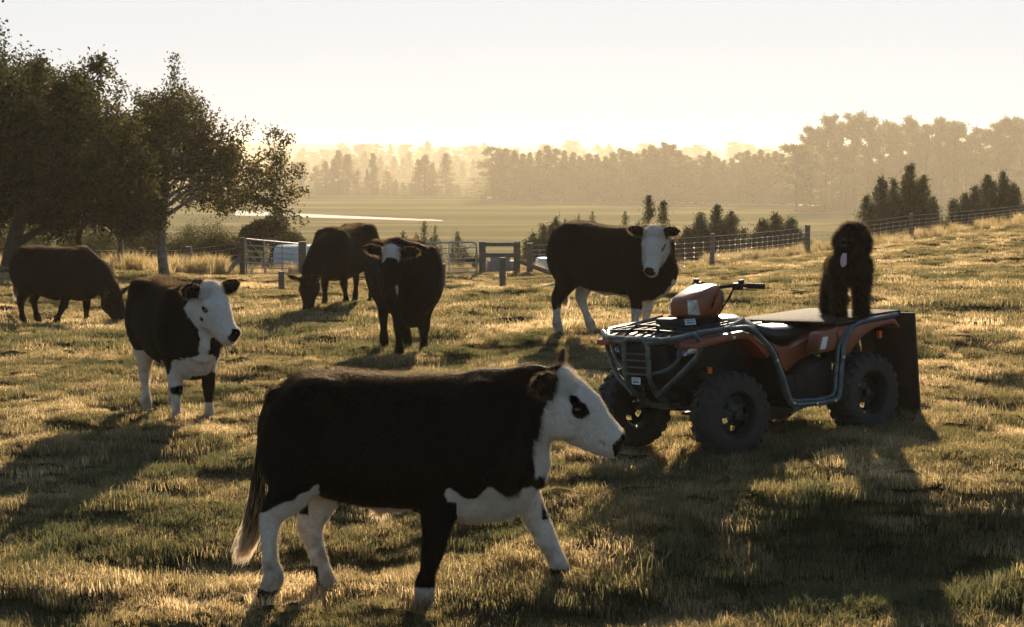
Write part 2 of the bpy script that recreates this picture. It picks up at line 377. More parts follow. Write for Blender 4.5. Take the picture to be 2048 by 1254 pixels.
def n3(P, s, seed=0):
    """cheap 3-D noise, 0..1"""
    return (vnoise(P[:, 0] * s + 5, P[:, 1] * s + P[:, 2] * s * 0.7, seed) + vnoise(P[:, 2] * s - 3, P[:, 1] * s - P[:, 0] * s * 0.6, seed + 9)) / 2
def hair_mesh(name, V, Q, N, coat, n, length, wid, flow, seed, lift=0.5, lenf=None, curl=0.0, painted_rim=None):
    """short coat hairs as thin blades lying along the flow direction"""
    g = np.random.default_rng(seed)
    ar = np.linalg.norm(np.cross(V[Q[:, 2]] - V[Q[:, 0]], V[Q[:, 3]] - V[Q[:, 1]]), axis=1); ar = ar / ar.sum()
    f = g.choice(len(Q), n, p=ar); a = g.random((n, 1)); b = g.random((n, 1))
    def mixv(X):
        X = X[Q[f]] if X.ndim > 1 else X[Q[f]][..., None]
        return (X[:, 0] * (1 - a) + X[:, 1] * a) * (1 - b) + (X[:, 3] * (1 - a) + X[:, 2] * a) * b
    P = mixv(V); NN = mixv(N); NN /= np.linalg.norm(NN, axis=1)[:, None]; c = mixv(coat)[:, 0]
    fl = flow(P); fl = fl - NN * (fl * NN).sum(1)[:, None]; fl /= np.maximum(np.linalg.norm(fl, axis=1), 1e-6)[:, None]
    d = fl * (1 - lift) + NN * lift + (g.random((n, 3)) - 0.5) * (0.5 + curl); d /= np.linalg.norm(d, axis=1)[:, None]
    L = length * (0.5 + g.random((n, 1)))
    if lenf is not None: L = L * lenf(P)[:, None]
    s = np.cross(d, NN); s += (g.random((n, 3)) - 0.5) * 0.3; s /= np.maximum(np.linalg.norm(s, axis=1), 1e-6)[:, None]; s *= wid / 2
    mid = P + d * L * 0.5 + NN * 0.002; tip = P + (d * 0.9 + fl * 0.3 - np.array([0, 0, 0.15])) * L
    if curl: tip = tip + (g.random((n, 3)) - 0.5) * curl * L
    VV = np.stack([P - NN * 0.004 - s, P - NN * 0.004 + s, mid + s * 0.8, mid - s * 0.8, tip], 1).reshape(-1, 3); i = np.arange(n) * 5
    T = np.concatenate([np.stack([i, i + 1, i + 2], 1), np.stack([i, i + 2, i + 3], 1), np.stack([i + 3, i + 2, i + 4], 1)])
    me = mesh_np(name, VV, T); fattr(me, 'coat', np.repeat(c, 5)); bl = np.zeros(n) if painted_rim is None else painted_rim(P, NN)
    fattr(me, 'painted_rim', (np.repeat(bl, 5) * np.tile([0.2, 0.2, 0.8, 0.8, 1.0], n))); return me
def coat_mat(name, black, white, transl=0.0, tcol=(0.03, 0.022, 0.015), gloss=0.015, sheen=0.10, rough=0.75, bump=0.25):
    m = bpy.data.materials.new(name); m.use_nodes = True; n = m.node_tree; n.nodes.clear(); out = n.nodes.new('ShaderNodeOutputMaterial')
    at = n.nodes.new('ShaderNodeAttribute'); at.attribute_name = 'coat'
    r = n.nodes.new('ShaderNodeValToRGB'); e = r.color_ramp.elements; e[0].position = 0.38; e[0].color = (*black, 1); e[1].position = 0.62; e[1].color = (*white, 1)
    n.links.new(at.outputs['Fac'], r.inputs[0])
    tc = n.nodes.new('ShaderNodeTexCoord'); no = n.nodes.new('ShaderNodeTexNoise'); no.inputs['Scale'].default_value = 26; no.inputs['Detail'].default_value = 6
    n.links.new(tc.outputs['Object'], no.inputs['Vector'])
    # mud splashed on the lower legs
    sz = n.nodes.new('ShaderNodeSeparateXYZ'); n.links.new(tc.outputs['Object'], sz.inputs[0]); nd = n.nodes.new('ShaderNodeTexNoise'); nd.inputs['Scale'].default_value = 14; nd.inputs['Detail'].default_value = 7
    n.links.new(tc.outputs['Object'], nd.inputs['Vector']); mz = n.nodes.new('ShaderNodeMapRange'); mz.inputs[1].default_value = 0.02; mz.inputs[2].default_value = 0.55; mz.inputs[3].default_value = 0.30; mz.inputs[4].default_value = -0.12; n.links.new(sz.outputs[2], mz.inputs[0])
    sm = n.nodes.new('ShaderNodeMath'); sm.operation = 'ADD'; n.links.new(nd.outputs['Fac'], sm.inputs[0]); n.links.new(mz.outputs[0], sm.inputs[1])
    ms = n.nodes.new('ShaderNodeMapRange'); ms.inputs[1].default_value = 0.52; ms.inputs[2].default_value = 0.80; ms.inputs[4].default_value = 0.75; n.links.new(sm.outputs[0], ms.inputs[0])
    mud = n.nodes.new('ShaderNodeMix'); mud.data_type = 'RGBA'; mud.blend_type = 'MULTIPLY'; mud.inputs[7].default_value = (0.42, 0.33, 0.22, 1); n.links.new(ms.outputs[0], mud.inputs[0]); n.links.new(r.outputs[0], mud.inputs[6])
    mr = n.nodes.new('ShaderNodeMapRange'); mr.inputs[3].default_value = 0.72; mr.inputs[4].default_value = 1.15; n.links.new(no.outputs['Fac'], mr.inputs[0])
    hs = n.nodes.new('ShaderNodeHueSaturation'); n.links.new(mud.outputs[2], hs.inputs['Color']); n.links.new(mr.outputs[0], hs.inputs['Value'])
    if transl:
        df = n.nodes.new('ShaderNodeBsdfDiffuse'); tr = n.nodes.new('ShaderNodeBsdfTranslucent'); mx = n.nodes.new('ShaderNodeMixShader'); mx.inputs[0].default_value = transl
        n.links.new(hs.outputs[0], df.inputs[0])
        # hair lets warm light through even where it is black
        r2 = n.nodes.new('ShaderNodeValToRGB'); q = r2.color_ramp.elements; q[0].position = 0.38; q[0].color = (*tcol, 1); q[1].position = 0.62; q[1].color = (0.85, 0.72, 0.55, 1)
        n.links.new(at.outputs['Fac'], r2.inputs[0])
        # gold rim light painted into the hair tips: back line and ear rims
        bl = n.nodes.new('ShaderNodeAttribute'); bl.attribute_name = 'painted_rim'; bm_ = n.nodes.new('ShaderNodeMix'); bm_.data_type = 'RGBA'; bm_.inputs[7].default_value = (0.88, 0.62, 0.34, 1)
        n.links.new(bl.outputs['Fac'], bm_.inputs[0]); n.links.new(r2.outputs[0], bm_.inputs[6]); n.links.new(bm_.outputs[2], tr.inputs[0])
        n.links.new(df.outputs[0], mx.inputs[1]); n.links.new(tr.outputs[0], mx.inputs[2]); gl = n.nodes.new('ShaderNodeBsdfGlossy'); gl.inputs['Roughness'].default_value = 0.38; gl.inputs['Color'].default_value = (0.95, 0.78, 0.52, 1); m3 = n.nodes.new('ShaderNodeMixShader'); m3.inputs[0].default_value = gloss
        n.links.new(mx.outputs[0], m3.inputs[1]); n.links.new(gl.outputs[0], m3.inputs[2]); n.links.new(m3.outputs[0], out.inputs[0])
    else:
        p = n.nodes.new('ShaderNodeBsdfPrincipled'); p.inputs['Roughness'].default_value = rough; p.inputs['Specular IOR Level'].default_value = 0.05; p.inputs['Sheen Weight'].default_value = sheen; p.inputs['Sheen Roughness'].default_value = 0.28; p.inputs['Sheen Tint'].default_value = (1.0, 0.80, 0.55, 1)
        n.links.new(hs.outputs[0], p.inputs['Base Color'])
        bp = n.nodes.new('ShaderNodeBump'); bp.inputs['Strength'].default_value = bump; bp.inputs['Distance'].default_value = 0.01
        n2 = n.nodes.new('ShaderNodeTexNoise'); n2.inputs['Scale'].default_value = 90; n2.inputs['Detail'].default_value = 4
        n.links.new(tc.outputs['Object'], n2.inputs['Vector']); n.links.new(n2.outputs['Fac'], bp.inputs['Height']); n.links.new(bp.outputs[0], p.inputs['Normal'])
        n.links.new(p.outputs[0], out.inputs[0])
    return m
# ---------------------------------------------------------------- cattle
BLACK = (0.0055, 0.0048, 0.0042); WHITE = (0.56, 0.52, 0.47)
M_COAT = coat_mat('cattle_coat', BLACK, WHITE); M_FUR = coat_mat('cattle_hair', BLACK, WHITE, transl=0.45)
M_EYE = mat('cattle_eye', (0.01, 0.006, 0.004), 0.12, spec=0.8)
M_HOOF = mat('cattle_hoof', (0.03, 0.024, 0.018), 0.6, var=0.4, vscale=30, bump=0.3)
M_TAIL = coat_mat('tail_hair', (0.03, 0.018, 0.01), (0.75, 0.56, 0.30), transl=0.65, tcol=(0.10, 0.06, 0.03))
HX = 0.78                                                            # x of the neck base of the standing calf
TORSO = [(-0.66, 1.13, 0.70), (-0.63, 1.18, 0.64), (-0.59, 1.20, 0.60), (-0.52, 1.222, 0.575), (-0.40, 1.236, 0.56), (-0.21, 1.212, 0.51),
         (-0.05, 1.203, 0.485), (0.13, 1.205, 0.485), (0.29, 1.215, 0.50), (0.42, 1.232, 0.47), (0.55, 1.222, 0.49), (0.62, 1.18, 0.58), (0.66, 1.15, 0.66)]
TWID = [0.17, 0.205, 0.225, 0.25, 0.265, 0.28, 0.285, 0.28, 0.265, 0.245, 0.22, 0.19, 0.15]
def rotm(yaw, pitch, roll=0.0):
    """columns: forward, left, up"""
    return np.array(Matrix.Rotation(yaw, 3, 'Z') @ Matrix.Rotation(pitch, 3, 'Y') @ Matrix.Rotation(roll, 3, 'X'))
def make_cattle(name, spec):
    S = spec.get('S', 1.0); res = spec.get('res', 0.013) / S; belly = spec.get('belly', 0.0); wide = spec.get('wide', 1.0); zmin = spec.get('zmin', -0.06)
    hp = np.array(spec['head']); M = rotm(spec.get('hyaw', 0), spec.get('hpitch', R(36)), spec.get('hroll', 0)); hs = spec.get('hs', 1.0)
    e, sd, up = M[:, 0], M[:, 1], M[:, 2]
    lo = np.array([-1.0, -0.62, zmin]); hi = np.array([1.35, 0.62, 1.45])
    lo = np.minimum(lo, hp - 0.62); hi = np.maximum(hi, hp + 0.62); lo[2] = max(lo[2], spec.get('zlo', -0.1))
    b = Body(lo, hi, res)
    rise = spec.get('rump', 0.0)
    T = np.array(TORSO); zc = (T[:, 1] + T[:, 2]) / 2; hb = (T[:, 1] - T[:, 2]) / 2
    hb = hb + belly * np.exp(-((T[:, 0] + 0.05) / 0.35) ** 2) / 2; zc = zc - belly * np.exp(-((T[:, 0] + 0.05) / 0.35) ** 2) / 2
    xs = np.linspace(-0.66, 0.66, 27); zc = np.interp(xs, T[:, 0], zc) + rise * np.clip(-xs, 0, 1); hb = np.interp(xs, T[:, 0], hb); ha = np.interp(xs, T[:, 0], TWID) * wide
    b.tube(np.stack([xs, 0 * xs, zc], 1), ha, hb, k=0.01, own=0.02, cap=0.07)
    # hip bones, shoulders, haunches, brisket
    for s in (-1, 1):
        b.ell((-0.42, s * 0.18 * wide, 1.13 + rise * .42), (0.13, 0.085, 0.085), k=0.08)
        b.ell((-0.54, s * 0.145 * wide, 0.86 + rise * .5), (0.17, 0.125, 0.27), k=0.08)
        b.ell((0.43, s * 0.165 * wide, 0.90), (0.17, 0.105, 0.29), k=0.07)
        b.ell((-0.655, s * 0.06, 1.09 + rise * .6), (0.055, 0.05, 0.05), k=0.05)
    bz = spec.get('brisket', 0.0)
    b.tube([(0.18, 0, 0.60), (0.36, 0, 0.56 - bz), (0.52, 0, 0.57 - bz), (0.64, 0, 0.70)], [0.10, 0.13, 0.12, 0.10], [0.12, 0.13, 0.12, 0.10], k=0.08)
    b.tube([(-0.42, 0, 0.66), (-0.20, 0, 0.565 - belly * .8), (-0.07, 0, 0.515 - belly), (-0.02, 0, 0.50 - belly)], [0.05, 0.04, 0.03, 0.02], [0.05, 0.04, 0.035, 0.03], k=0.05)
    # neck
    nb = spec.get('neck')
    if nb is None:
        q = hp - e * 0.03 * hs - up * 0.04 * hs
        c0 = np.array([0.50, 0, 0.93]); c1 = np.array([0.66, 0, 0.92]) * 0.6 + q * 0.4
        nb = [(c0, 0.20, 0.28), (c0 * 0.45 + q * 0.55 + np.array([0, 0, 0.01]), 0.145, 0.215), (q, 0.115, 0.185)]
    P = np.array([x[0] for x in nb]); A = np.array([x[1] for x in nb]); B = np.array([x[2] for x in nb])
    tt = np.linspace(0, len(P) - 1, 4 * (len(P) - 1) + 1); k0 = np.arange(len(P))
    b.tube(np.stack([np.interp(tt, k0, P[:, i]) for i in range(3)], 1), np.interp(tt, k0, A), np.interp(tt, k0, B), k=0.07, own=0.02, side=spec.get('nside'))
    # head
    def hd(u, v, s=0.0): return hp + hs * (e * u + up * v + sd * s)
    hsec = [(-0.03, -0.045, 0.095, 0.150), (0.04, -0.02, 0.112, 0.165), (0.12, -0.012, 0.116, 0.170), (0.19, -0.014, 0.103, 0.155), (0.25, -0.030, 0.084, 0.140), (0.32, -0.040, 0.072, 0.116), (0.375, -0.042, 0.071, 0.100), (0.425, -0.040, 0.076, 0.090)]
    b.tube([hd(u, v) for u, v, _, _ in hsec], [hs * a for _, _, a, _ in hsec], [hs * h for _, _, _, h in hsec], k=0.045, own=0.02, side=sd, cap=0.05 * hs)
    b.ell(hd(0.005, 0.13), hs * np.array([0.06, 0.07, 0.045]), M, k=0.05)             # poll
    for s in (-1, 1):
        b.ell(hd(0.135, 0.052, s * 0.098), hs * np.array([0.055, 0.032, 0.036]), M, k=0.03)   # brow
        b.ell(hd(0.16, 0.022, s * 0.122), hs * np.array([0.032, 0.018, 0.018]), M, k=0.012, sub=True)
        b.ell(hd(0.10, -0.10, s * 0.075), hs * np.array([0.10, 0.045, 0.075]), M, k=0.05)     # cheek
        b.ell(hd(0.428, 0.010, s * 0.048), hs * np.array([0.045, 0.026, 0.032]), M, k=0.02)   # nostril wing
        b.ell(hd(0.475, 0.010, s * 0.044), hs * np.array([0.024, 0.011, 0.014]), M, k=0.008, sub=True)
    b.ell(hd(0.40, -0.085), hs * np.array([0.065, 0.042, 0.022]), M, k=0.02)          # lower lip
    b.tube([hd(0.36, -0.066, -0.075), hd(0.48, -0.060, 0), hd(0.36, -0.066, 0.075)], [0.010 * hs] * 3, [0.008 * hs] * 3, k=0.008, sub=True)
    # ears: flattened leaves standing out from behind the brow
    ears = []
    for s in (-1, 1):
        ea = spec.get('ears', {}).get(s, (0.0, 0.15, -0.35))        # forward, up, back-swing of the ear
        d = sd * s + e * ea[0] + up * ea[1]; d = d / np.linalg.norm(d)
        nrm = e * (1.0 + ea[2]) + up * 0.35; nrm = nrm - d * (nrm @ d); nrm /= np.linalg.norm(nrm); w_ = np.cross(nrm, d)
        r0 = hd(0.0, 0.085, s * 0.085)
        A = np.array([r0 + d * t * hs for t in (0.0, 0.055, 0.11, 0.165, 0.205)])
        b.tube(A, [x * hs for x in (0.020, 0.017, 0.015, 0.013, 0.009)], [x * hs for x in (0.032, 0.062, 0.073, 0.060, 0.024)], k=0.02, side=nrm)
        b.ell(r0 + d * 0.105 * hs + nrm * 0.022 * hs, hs * np.array([0.062, 0.036, 0.014]), np.stack([d, w_, nrm], 1), k=0.01, sub=True)
        ears.append((r0, d, w_, nrm))
    # legs: (points), half widths across, half widths fore-aft
    for (P, A, B) in spec['legs']:
        P = np.array(P, float); A = np.array(A); B = np.array(B); n = len(P); t = np.arange(n); tt = np.linspace(0, n - 1, (n - 1) * 3 + 1)
        def cm(c):
            o = np.empty(len(tt))
            for j, x in enumerate(tt):
                i = min(int(x), n - 2); f = x - i; p0, p1, p2, p3 = c[max(i - 1, 0)], c[i], c[i + 1], c[min(i + 2, n - 1)]
                o[j] = 0.5 * (2 * p1 + (p2 - p0) * f + (2 * p0 - 5 * p1 + 4 * p2 - p3) * f * f + (3 * p1 - p0 - 3 * p2 + p3) * f ** 3)
            return o
        b.tube(np.stack([cm(P[:, i]) for i in range(3)], 1), cm(A), cm(B), k=0.05, own=0.015, side=(0, 1, 0))
    V, Q = b.mesh(2); N = normals(V, Q)
    V = V + N * ((n3(V, 22, 3) - 0.5) * 0.006)[:, None]
    # coat: +1 white, 0 black, edges ragged
    nz = (n3(V, 16, 4) - 0.5) * 0.05 + (n3(V, 45, 8) - 0.5) * 0.03
    Lh = np.stack([(V - hp) @ e, (V - hp) @ sd, (V - hp) @ up], 1) / hs
    coat = np.clip(spec['coat'](V, Lh, N) + 0.5 + 0 * nz, -9, 9) if False else spec['coat'](V, Lh, N, nz)
    # muzzle and nostrils are bare dark skin, ears black outside unless the coat says otherwise
    mz = sstep(0.0, 0.025, Lh[:, 0] - 0.415 + 0.35 * np.abs(Lh[:, 2] + 0.02) * 0 + nz * 0.5)
    top = sstep(-0.004, 0.008, spec.get('nose', 0.060) - np.hypot(Lh[:, 1] * 0.95, Lh[:, 2] + 0.002) + nz * .4); coat = coat * (1 - mz * top * spec.get('muzzle', 0.8))
    for (r0, d, w_, nrm) in ears:
        q = V - r0; t = q @ d; inn = (t > 0.035) & (t < 0.25) & (np.abs(q @ nrm) < 0.05) & (np.abs(q @ w_) < 0.085); coat[inn] = np.where((q[inn] @ nrm) > 0.004, spec.get('earin', 0.30), spec.get('earcoat', 0.0))
    root = empty(name)
    me = mesh_np('body', V * S, Q); fattr(me, 'coat', coat); o = link('body', me, M_COAT, root, True)
    def flow(P):
        f = np.tile([-0.75, 0, -0.65], (len(P), 1)); hx = ((P - hp) @ e) / hs; onh = (hx > -0.1) & (np.linalg.norm(P - hp, axis=1) < 0.62 * hs) & (np.abs((P - hp) @ sd) < 0.3)
        f[onh] = e * 0.6 - up * 0.3; f[(P[:, 2] < 0.5)] = [-0.1, 0, -1]; return f
    def lenf(P):
        l = 0.55 + 0.9 * sstep(1.0, 1.2, P[:, 2]) * (P[:, 0] < 0.9); hx = ((P - hp) @ e) / hs; hv = ((P - hp) @ up) / hs
        near = np.linalg.norm(P - hp, axis=1) < 0.5 * hs
        l = np.where(near, 0.6, l); l = np.where(near & (hx < 0.09) & (hv > 0.05), 1.5, l)
        for (r0, d, w_, nrm) in ears:
            q = P - r0; t = q @ d; l = np.where((t > 0.03) & (t < 0.24) & (np.abs(q @ nrm) < 0.06), 1.35, l)
        l = np.where(P[:, 2] < 0.45, 0.6, l); return l
    def painted_rimf(P, NN):  # where rim light is painted: upward-facing back hair and ear edges
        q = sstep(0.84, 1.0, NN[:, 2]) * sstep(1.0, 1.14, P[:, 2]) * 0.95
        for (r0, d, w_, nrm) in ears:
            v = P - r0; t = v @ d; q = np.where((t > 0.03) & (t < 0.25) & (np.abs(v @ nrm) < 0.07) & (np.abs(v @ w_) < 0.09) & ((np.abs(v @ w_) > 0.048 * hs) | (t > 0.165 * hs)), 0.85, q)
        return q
    hm = hair_mesh('fur', V, Q, N, coat, spec.get('hairs', 60000), spec.get('hlen', 0.021), spec.get('hwid', 0.0022), flow, 5, 0.5, lenf, painted_rim=painted_rimf)
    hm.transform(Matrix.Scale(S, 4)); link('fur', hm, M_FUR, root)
    # eyes
    for s in (-1, 1):
        if s in spec.get('eyes', (-1, 1)):
            bm = bmesh.new(); bmesh.ops.create_uvsphere(bm, u_segments=16, v_segments=10, radius=0.021 * hs * S); m2 = bpy.data.meshes.new('eye'); bm.to_mesh(m2); bm.free()
            q = link('eye', m2, M_EYE, root, True); q.location = Vector(hd(0.16, 0.022, s * 0.102) * S)
    # hooves: cloven, two toes each
    for (P, A, B) in spec['legs']:
        f = np.array(P[-1], float); pr = np.array(P[-2], float); fw = spec.get('hoofdir', {}).get(tuple(P[-1]), 0.0)
        bm = bmesh.new()
        for s in (-1, 1):
            pts = []
            for (zz, x0, x1, yy) in ((0.058, -0.026, 0.030, 0.024), (0.02, -0.034, 0.050, 0.029), (0.0, -0.036, 0.060, 0.030)):
                ring = []
                for a in range(10):
                    an = a / 10 * 2 * math.pi; cx_ = (x0 + x1) / 2; rx = (x1 - x0) / 2
                    ring.append(bm.verts.new(((cx_ + rx * math.cos(an)) * 1.0, s * 0.022 + yy * 0.78 * math.sin(an), zz - 0.022)))
                pts.append(ring)
            for r0_, r1_ in zip(pts, pts[1:]):
                for a in range(10): bm.faces.new((r0_[a], r0_[(a + 1) % 10], r1_[(a + 1) % 10], r1_[a]))
            bm.faces.new(pts[0]); bm.faces.new(pts[-1][::-1])
        bmesh.ops.recalc_face_normals(bm, faces=bm.faces)
        tilt = 0.0
        dd = f - pr; ang = math.atan2(-dd[2], dd[0] + 1e-6) ; tilt = (math.pi / 2 - ang) if abs(math.pi / 2 - ang) < 1.2 else 0
        bm.transform(Matrix.Translation(Vector(f * S)) @ Matrix.Rotation(-tilt * 0.6 if f[2] > 0.03 else 0, 4, 'Y') @ Matrix.Scale(S * 0.95, 4))
        m2 = bpy.data.meshes.new('hoof'); bm.to_mesh(m2); bm.free(); link('hoof', m2, M_HOOF, root, True)
    tf = spec.get('tuft')
    if tf:
        g = np.random.default_rng(8); n = 260; P = np.array([tf]) + g.normal(size=(n, 3)) * [.014, .010, .006]; d = g.normal(size=(n, 3)) * [.35, .25, .15] + [0, 0, -1]; L = (.035 + .045 * g.random((n, 1))); s_ = np.array([.0016, .0008, 0])
        VV = np.stack([P - s_, P + s_, P + d * L * .6 + s_, P + d * L * .6 - s_, P + d * L], 1).reshape(-1, 3) * S; i = np.arange(n) * 5
        me = mesh_np('belly_tuft', VV, np.concatenate([np.stack([i, i + 1, i + 2], 1), np.stack([i, i + 2, i + 3], 1), np.stack([i + 3, i + 2, i + 4], 1)])); fattr(me, 'coat', np.full(5 * n, .9)); link('belly_tuft', me, M_TAIL, root)
    # tail: a thin dock inside the hair switch
    tl = spec.get('tail')
    if tl:
        tp = np.array(tl, float); g = np.random.default_rng(3); n = spec.get('tailn', 1500); t = np.linspace(0, 1, len(tp))
        VV = []; TT = []; cc = []; c = 0
        def along(u): return np.array([np.interp(u, t, tp[:, i]) for i in range(3)])
        nd = 14; ring = []
        for j in range(nd):
            u = j / (nd - 1) * 0.66; p = along(u); r = 0.026 * (1 - 0.75 * u)
            for a in range(7): VV.append(p + r * np.array([math.cos(a * .898), math.sin(a * .898), 0])); cc.append(0.0)
        for j in range(nd - 1):
            for a in range(7): TT += [(j * 7 + a, j * 7 + (a + 1) % 7, (j + 1) * 7 + (a + 1) % 7), (j * 7 + a, (j + 1) * 7 + (a + 1) % 7, (j + 1) * 7 + a)]
        c = len(VV)
        for j in range(n):
            u0 = 0.12 + 0.55 * g.random(); L = (0.10 + 0.5 * g.random()) * (0.5 + u0); u1 = min(1.0, u0 + L)
            sp = spec.get('tailw', 0.05); off = (g.random(3) - 0.5) * 2; w = 0.0018; pv = []
            lo_ = 0.35 + 0.65 * g.random()
            for f_ in (0, 0.5, 1):
                u = u0 + (u1 - u0) * f_; k = sp * (0.25 + 0.75 * math.sin(min(1, max(0, (u - 0.25) / 0.5)) * 1.57)) * lo_
                p = along(u) + off * k; pv.append(p)
            s_ = np.array([w, 0.3 * w, 0])
            VV += [pv[0] - s_, pv[0] + s_, pv[1] + s_, pv[1] - s_, pv[2]]; cc += [0.0, 0.0, 0.45, 0.45, 0.75]
            TT += [(c, c + 1, c + 2), (c, c + 2, c + 3), (c + 3, c + 2, c + 4)]; c += 5
        me = mesh_np('tail', np.array(VV) * S, TT); fattr(me, 'coat', cc); link('tail', me, M_TAIL, root)
    root.location = spec['loc']; root.rotation_euler = (0, 0, spec['yaw'])
    tag(root, spec['label'], 'cattle', spec.get('group'))
    return root
def std_leg(kind, s, shift=0.0, foot=0.0, ys=1.0, fat=1.0):
    """a standing leg; shift moves the hoof fore or aft"""
    if kind == 'f':
        P = [(.44, .15, .86), (.40, .155, .68), (.39, .145, .52), (.40, .135, .40), (.40, .13, .36), (.39, .13, .22), (.385, .13, .12), (.405, .13, .055), (.42, .13, .02)]
        A = [.09, .075, .056, .047, .048, .029, .038, .032, .038]; B = [.14, .105, .074, .056, .060, .036, .050, .040, .052]
    else:
        P = [(-.52, .13, .84), (-.46, .145, .65), (-.53, .135, .52), (-.60, .13, .42), (-.605, .13, .36), (-.60, .13, .24), (-.59, .13, .13), (-.565, .13, .055), (-.55, .13, .02)]
        A = [.10, .095, .062, .044, .038, .030, .040, .032, .038]; B = [.15, .135, .092, .068, .054, .038, .054, .040, .052]
    Q = []
    for (x, y, z) in P:
        t = max(0, (0.80 - z) / 0.78); Q.append((x + shift * t, s * (y + (ys - 1) * 0.13 * t), z + foot * t))
    return (Q, [a * fat for a in A], [b * fat for b in B])
def facecoat(V, L, d, lim=0.55):
    rad = 0.185 - np.hypot(L[:, 1] * 1.05, np.where(L[:, 2] > 0, L[:, 2] * 0.72, L[:, 2] + 0.03 * np.clip(-L[:, 2] * 20, 0, 1))) + d * .4
    return np.where(np.linalg.norm(L, axis=1) < lim, np.minimum(rad, L[:, 0] + 0.045 + 0.6 * np.clip(L[:, 2] - 0.06, 0, 0.2) + 0.25 * np.minimum(0, L[:, 2] + 0.16) + d * 0.6), -1)
def white_where(*conds):
    """blend a set of signed fields (positive = white)"""
    f = conds[0]
    for c in conds[1:]: f = np.maximum(f, c)
    return 1 / (1 + np.exp(-f * 90))
def px1(x, y): return ((x - 800) / 380.0, (1192 - y) / 380.0)
def leg(pts, A, B): return ([tuple(p) for p in pts], A, B)
# front calf walking to the right, legs spread
def c1_legs():
    def q(x, y, side): a, b = px1(x, y); return (a, side, b)
    nh = [q(575, 880, -0.13), q(585, 950, -0.135), (q(562, 985, -0.135)), q(543, 1012, -0.13), q(537, 1060, -0.13), q(540, 1110, -0.13), q(545, 1140, -0.13), q(530, 1168, -0.13), q(527, 1186, -0.13)]
    fh = [q(620, 890, 0.13), q(645, 960, 0.135), q(625, 1010, 0.135), q(607, 1055, 0.13), q(617, 1095, 0.13), q(630, 1140, 0.13), q(638, 1165, 0.13), q(645, 1185, 0.13), q(647, 1192, 0.13)]
    nf = [q(905, 880, -0.14), q(888, 950, -0.14), q(876, 1010, -0.135), q(870, 1055, -0.13), q(865, 1085, -0.13), q(855, 1125, -0.13), q(849, 1155, -0.13), q(848, 1178, -0.13), q(848, 1190, -0.13)]
    ff = [q(1000, 900, 0.13), q(1040, 965, 0.13), q(1062, 1015, 0.13), q(1082, 1055, 0.13), q(1094, 1082, 0.13), q(1112, 1118, 0.13), q(1122, 1142, 0.13), q(1128, 1158, 0.13), q(1130, 1168, 0.13)]
    return [leg(nh, [.10, .09, .06, .040, .034, .032, .038, .034, .034], [.15, .12, .085, .060, .042, .040, .052, .042, .040]),
            leg(fh, [.10, .09, .065, .042, .036, .033, .036, .036, .036], [.14, .10, .088, .068, .046, .042, .046, .048, .05]),
            leg(nf, [.09, .075, .060, .052, .050, .036, .040, .038, .036], [.15, .115, .088, .066, .058, .040, .050, .044, .052]),
            leg(ff, [.09, .075, .060, .050, .048, .034, .038, .038, .036], [.12, .085, .072, .060, .054, .044, .048, .046, .046])]
def c1_coat(V, L, N, nz):
    x, y, z = V[:, 0], V[:, 1], V[:, 2]; d = nz
    head = (L[:, 0] + 0.055 + 0.12 * np.clip(-L[:, 2] - 0.05, -1, 0.25) + d * 0.6); head = np.where((np.linalg.norm(L, axis=1) < 0.62) & (x > 0.62), np.minimum(head, x - 0.715 - 0.22 * np.abs(z - 0.86) + d * .5), -1)
    ev = np.stack([L[:, 0] - 0.165, (L[:, 2] - 0.020)], 1); patch = 0.050 - np.hypot(ev[:, 0] - .012, ev[:, 1] * 1.15 - .01) + d * .8
    p2 = 0.036 - np.hypot((L[:, 0] - 0.112) * 1.0, (L[:, 2] - 0.062) * 1.3) + d * .8; eye = np.maximum(patch, p2); head = np.where(np.abs(L[:, 1]) > 0.05, np.minimum(head, -eye), head)
    thr = np.minimum(np.minimum(0.88 - z + d, x - 0.70 + d * .5), z - 0.66 + d)                       # throat
    near = y < 0
    # hind legs: near leg white below a slanting edge, far leg all white; black hock patch on the near one
    hind = np.minimum(0.16 - np.abs(x + 0.62 - 0.1 * (z - 0.5)) + d, np.where(near, 0.53 + 0.30 * (x + 0.67) - z, 0.63 - z) + d * .8)
    hind = np.where(x < -0.36, np.where(near, np.minimum(0.50 + 0.54 * (x + 0.70) - z + d * .6, -0.43 - x + d), 0.63 - z + d), -1)
    hind = np.where((x < -0.36) & ~near & (z > 0.43) & (z < 0.55) & (x < -0.505 + .2 * d), -0.05, hind); hind = np.where((x < -0.3) & ~near & (z > 0.02) & (z < 0.15) & (x < -0.455 + 0.25 * (0.10 - z) + .3 * d), -0.05, hind)
    fore_far = np.where((~near) & (x > 0.5) & (z < 0.62), 0.05 - 0 * z, -1); blk = 0.035 - np.abs((x - 0.70) + (z - 0.53) * 0.45) + d * .5
    fore_far = np.minimum(fore_far, np.where((z > 0.40) & (z < 0.66), -blk, 1))
    fore_near = np.where(near & (x > 0.05) & (x < 0.32), 0.098 - z + d * .4, -1)
    bris = np.minimum(np.minimum(0.60 - z + d * .8 + 0.03 * np.sin(x * 30), x - 0.26 + d), 0.75 - x)
    bris = np.where((near & (np.abs(y) > 0.10) & (x < 0.30) & (z < 0.56)), -1, bris)
    belly = np.minimum(np.minimum(0.512 - z + d * .3, 0.26 - np.abs(x + 0.20)), 0.1 - np.abs(y))
    hind = np.where(near & (z < 0.085 + d), -1, hind); fore_far = np.where(z < 0.125 + 0.5 * d, -1, fore_far)
    return white_where(head, np.where(x > 0.6, thr, -1), hind, fore_far, fore_near, bris, belly)
hd1 = px1(1098, 775)
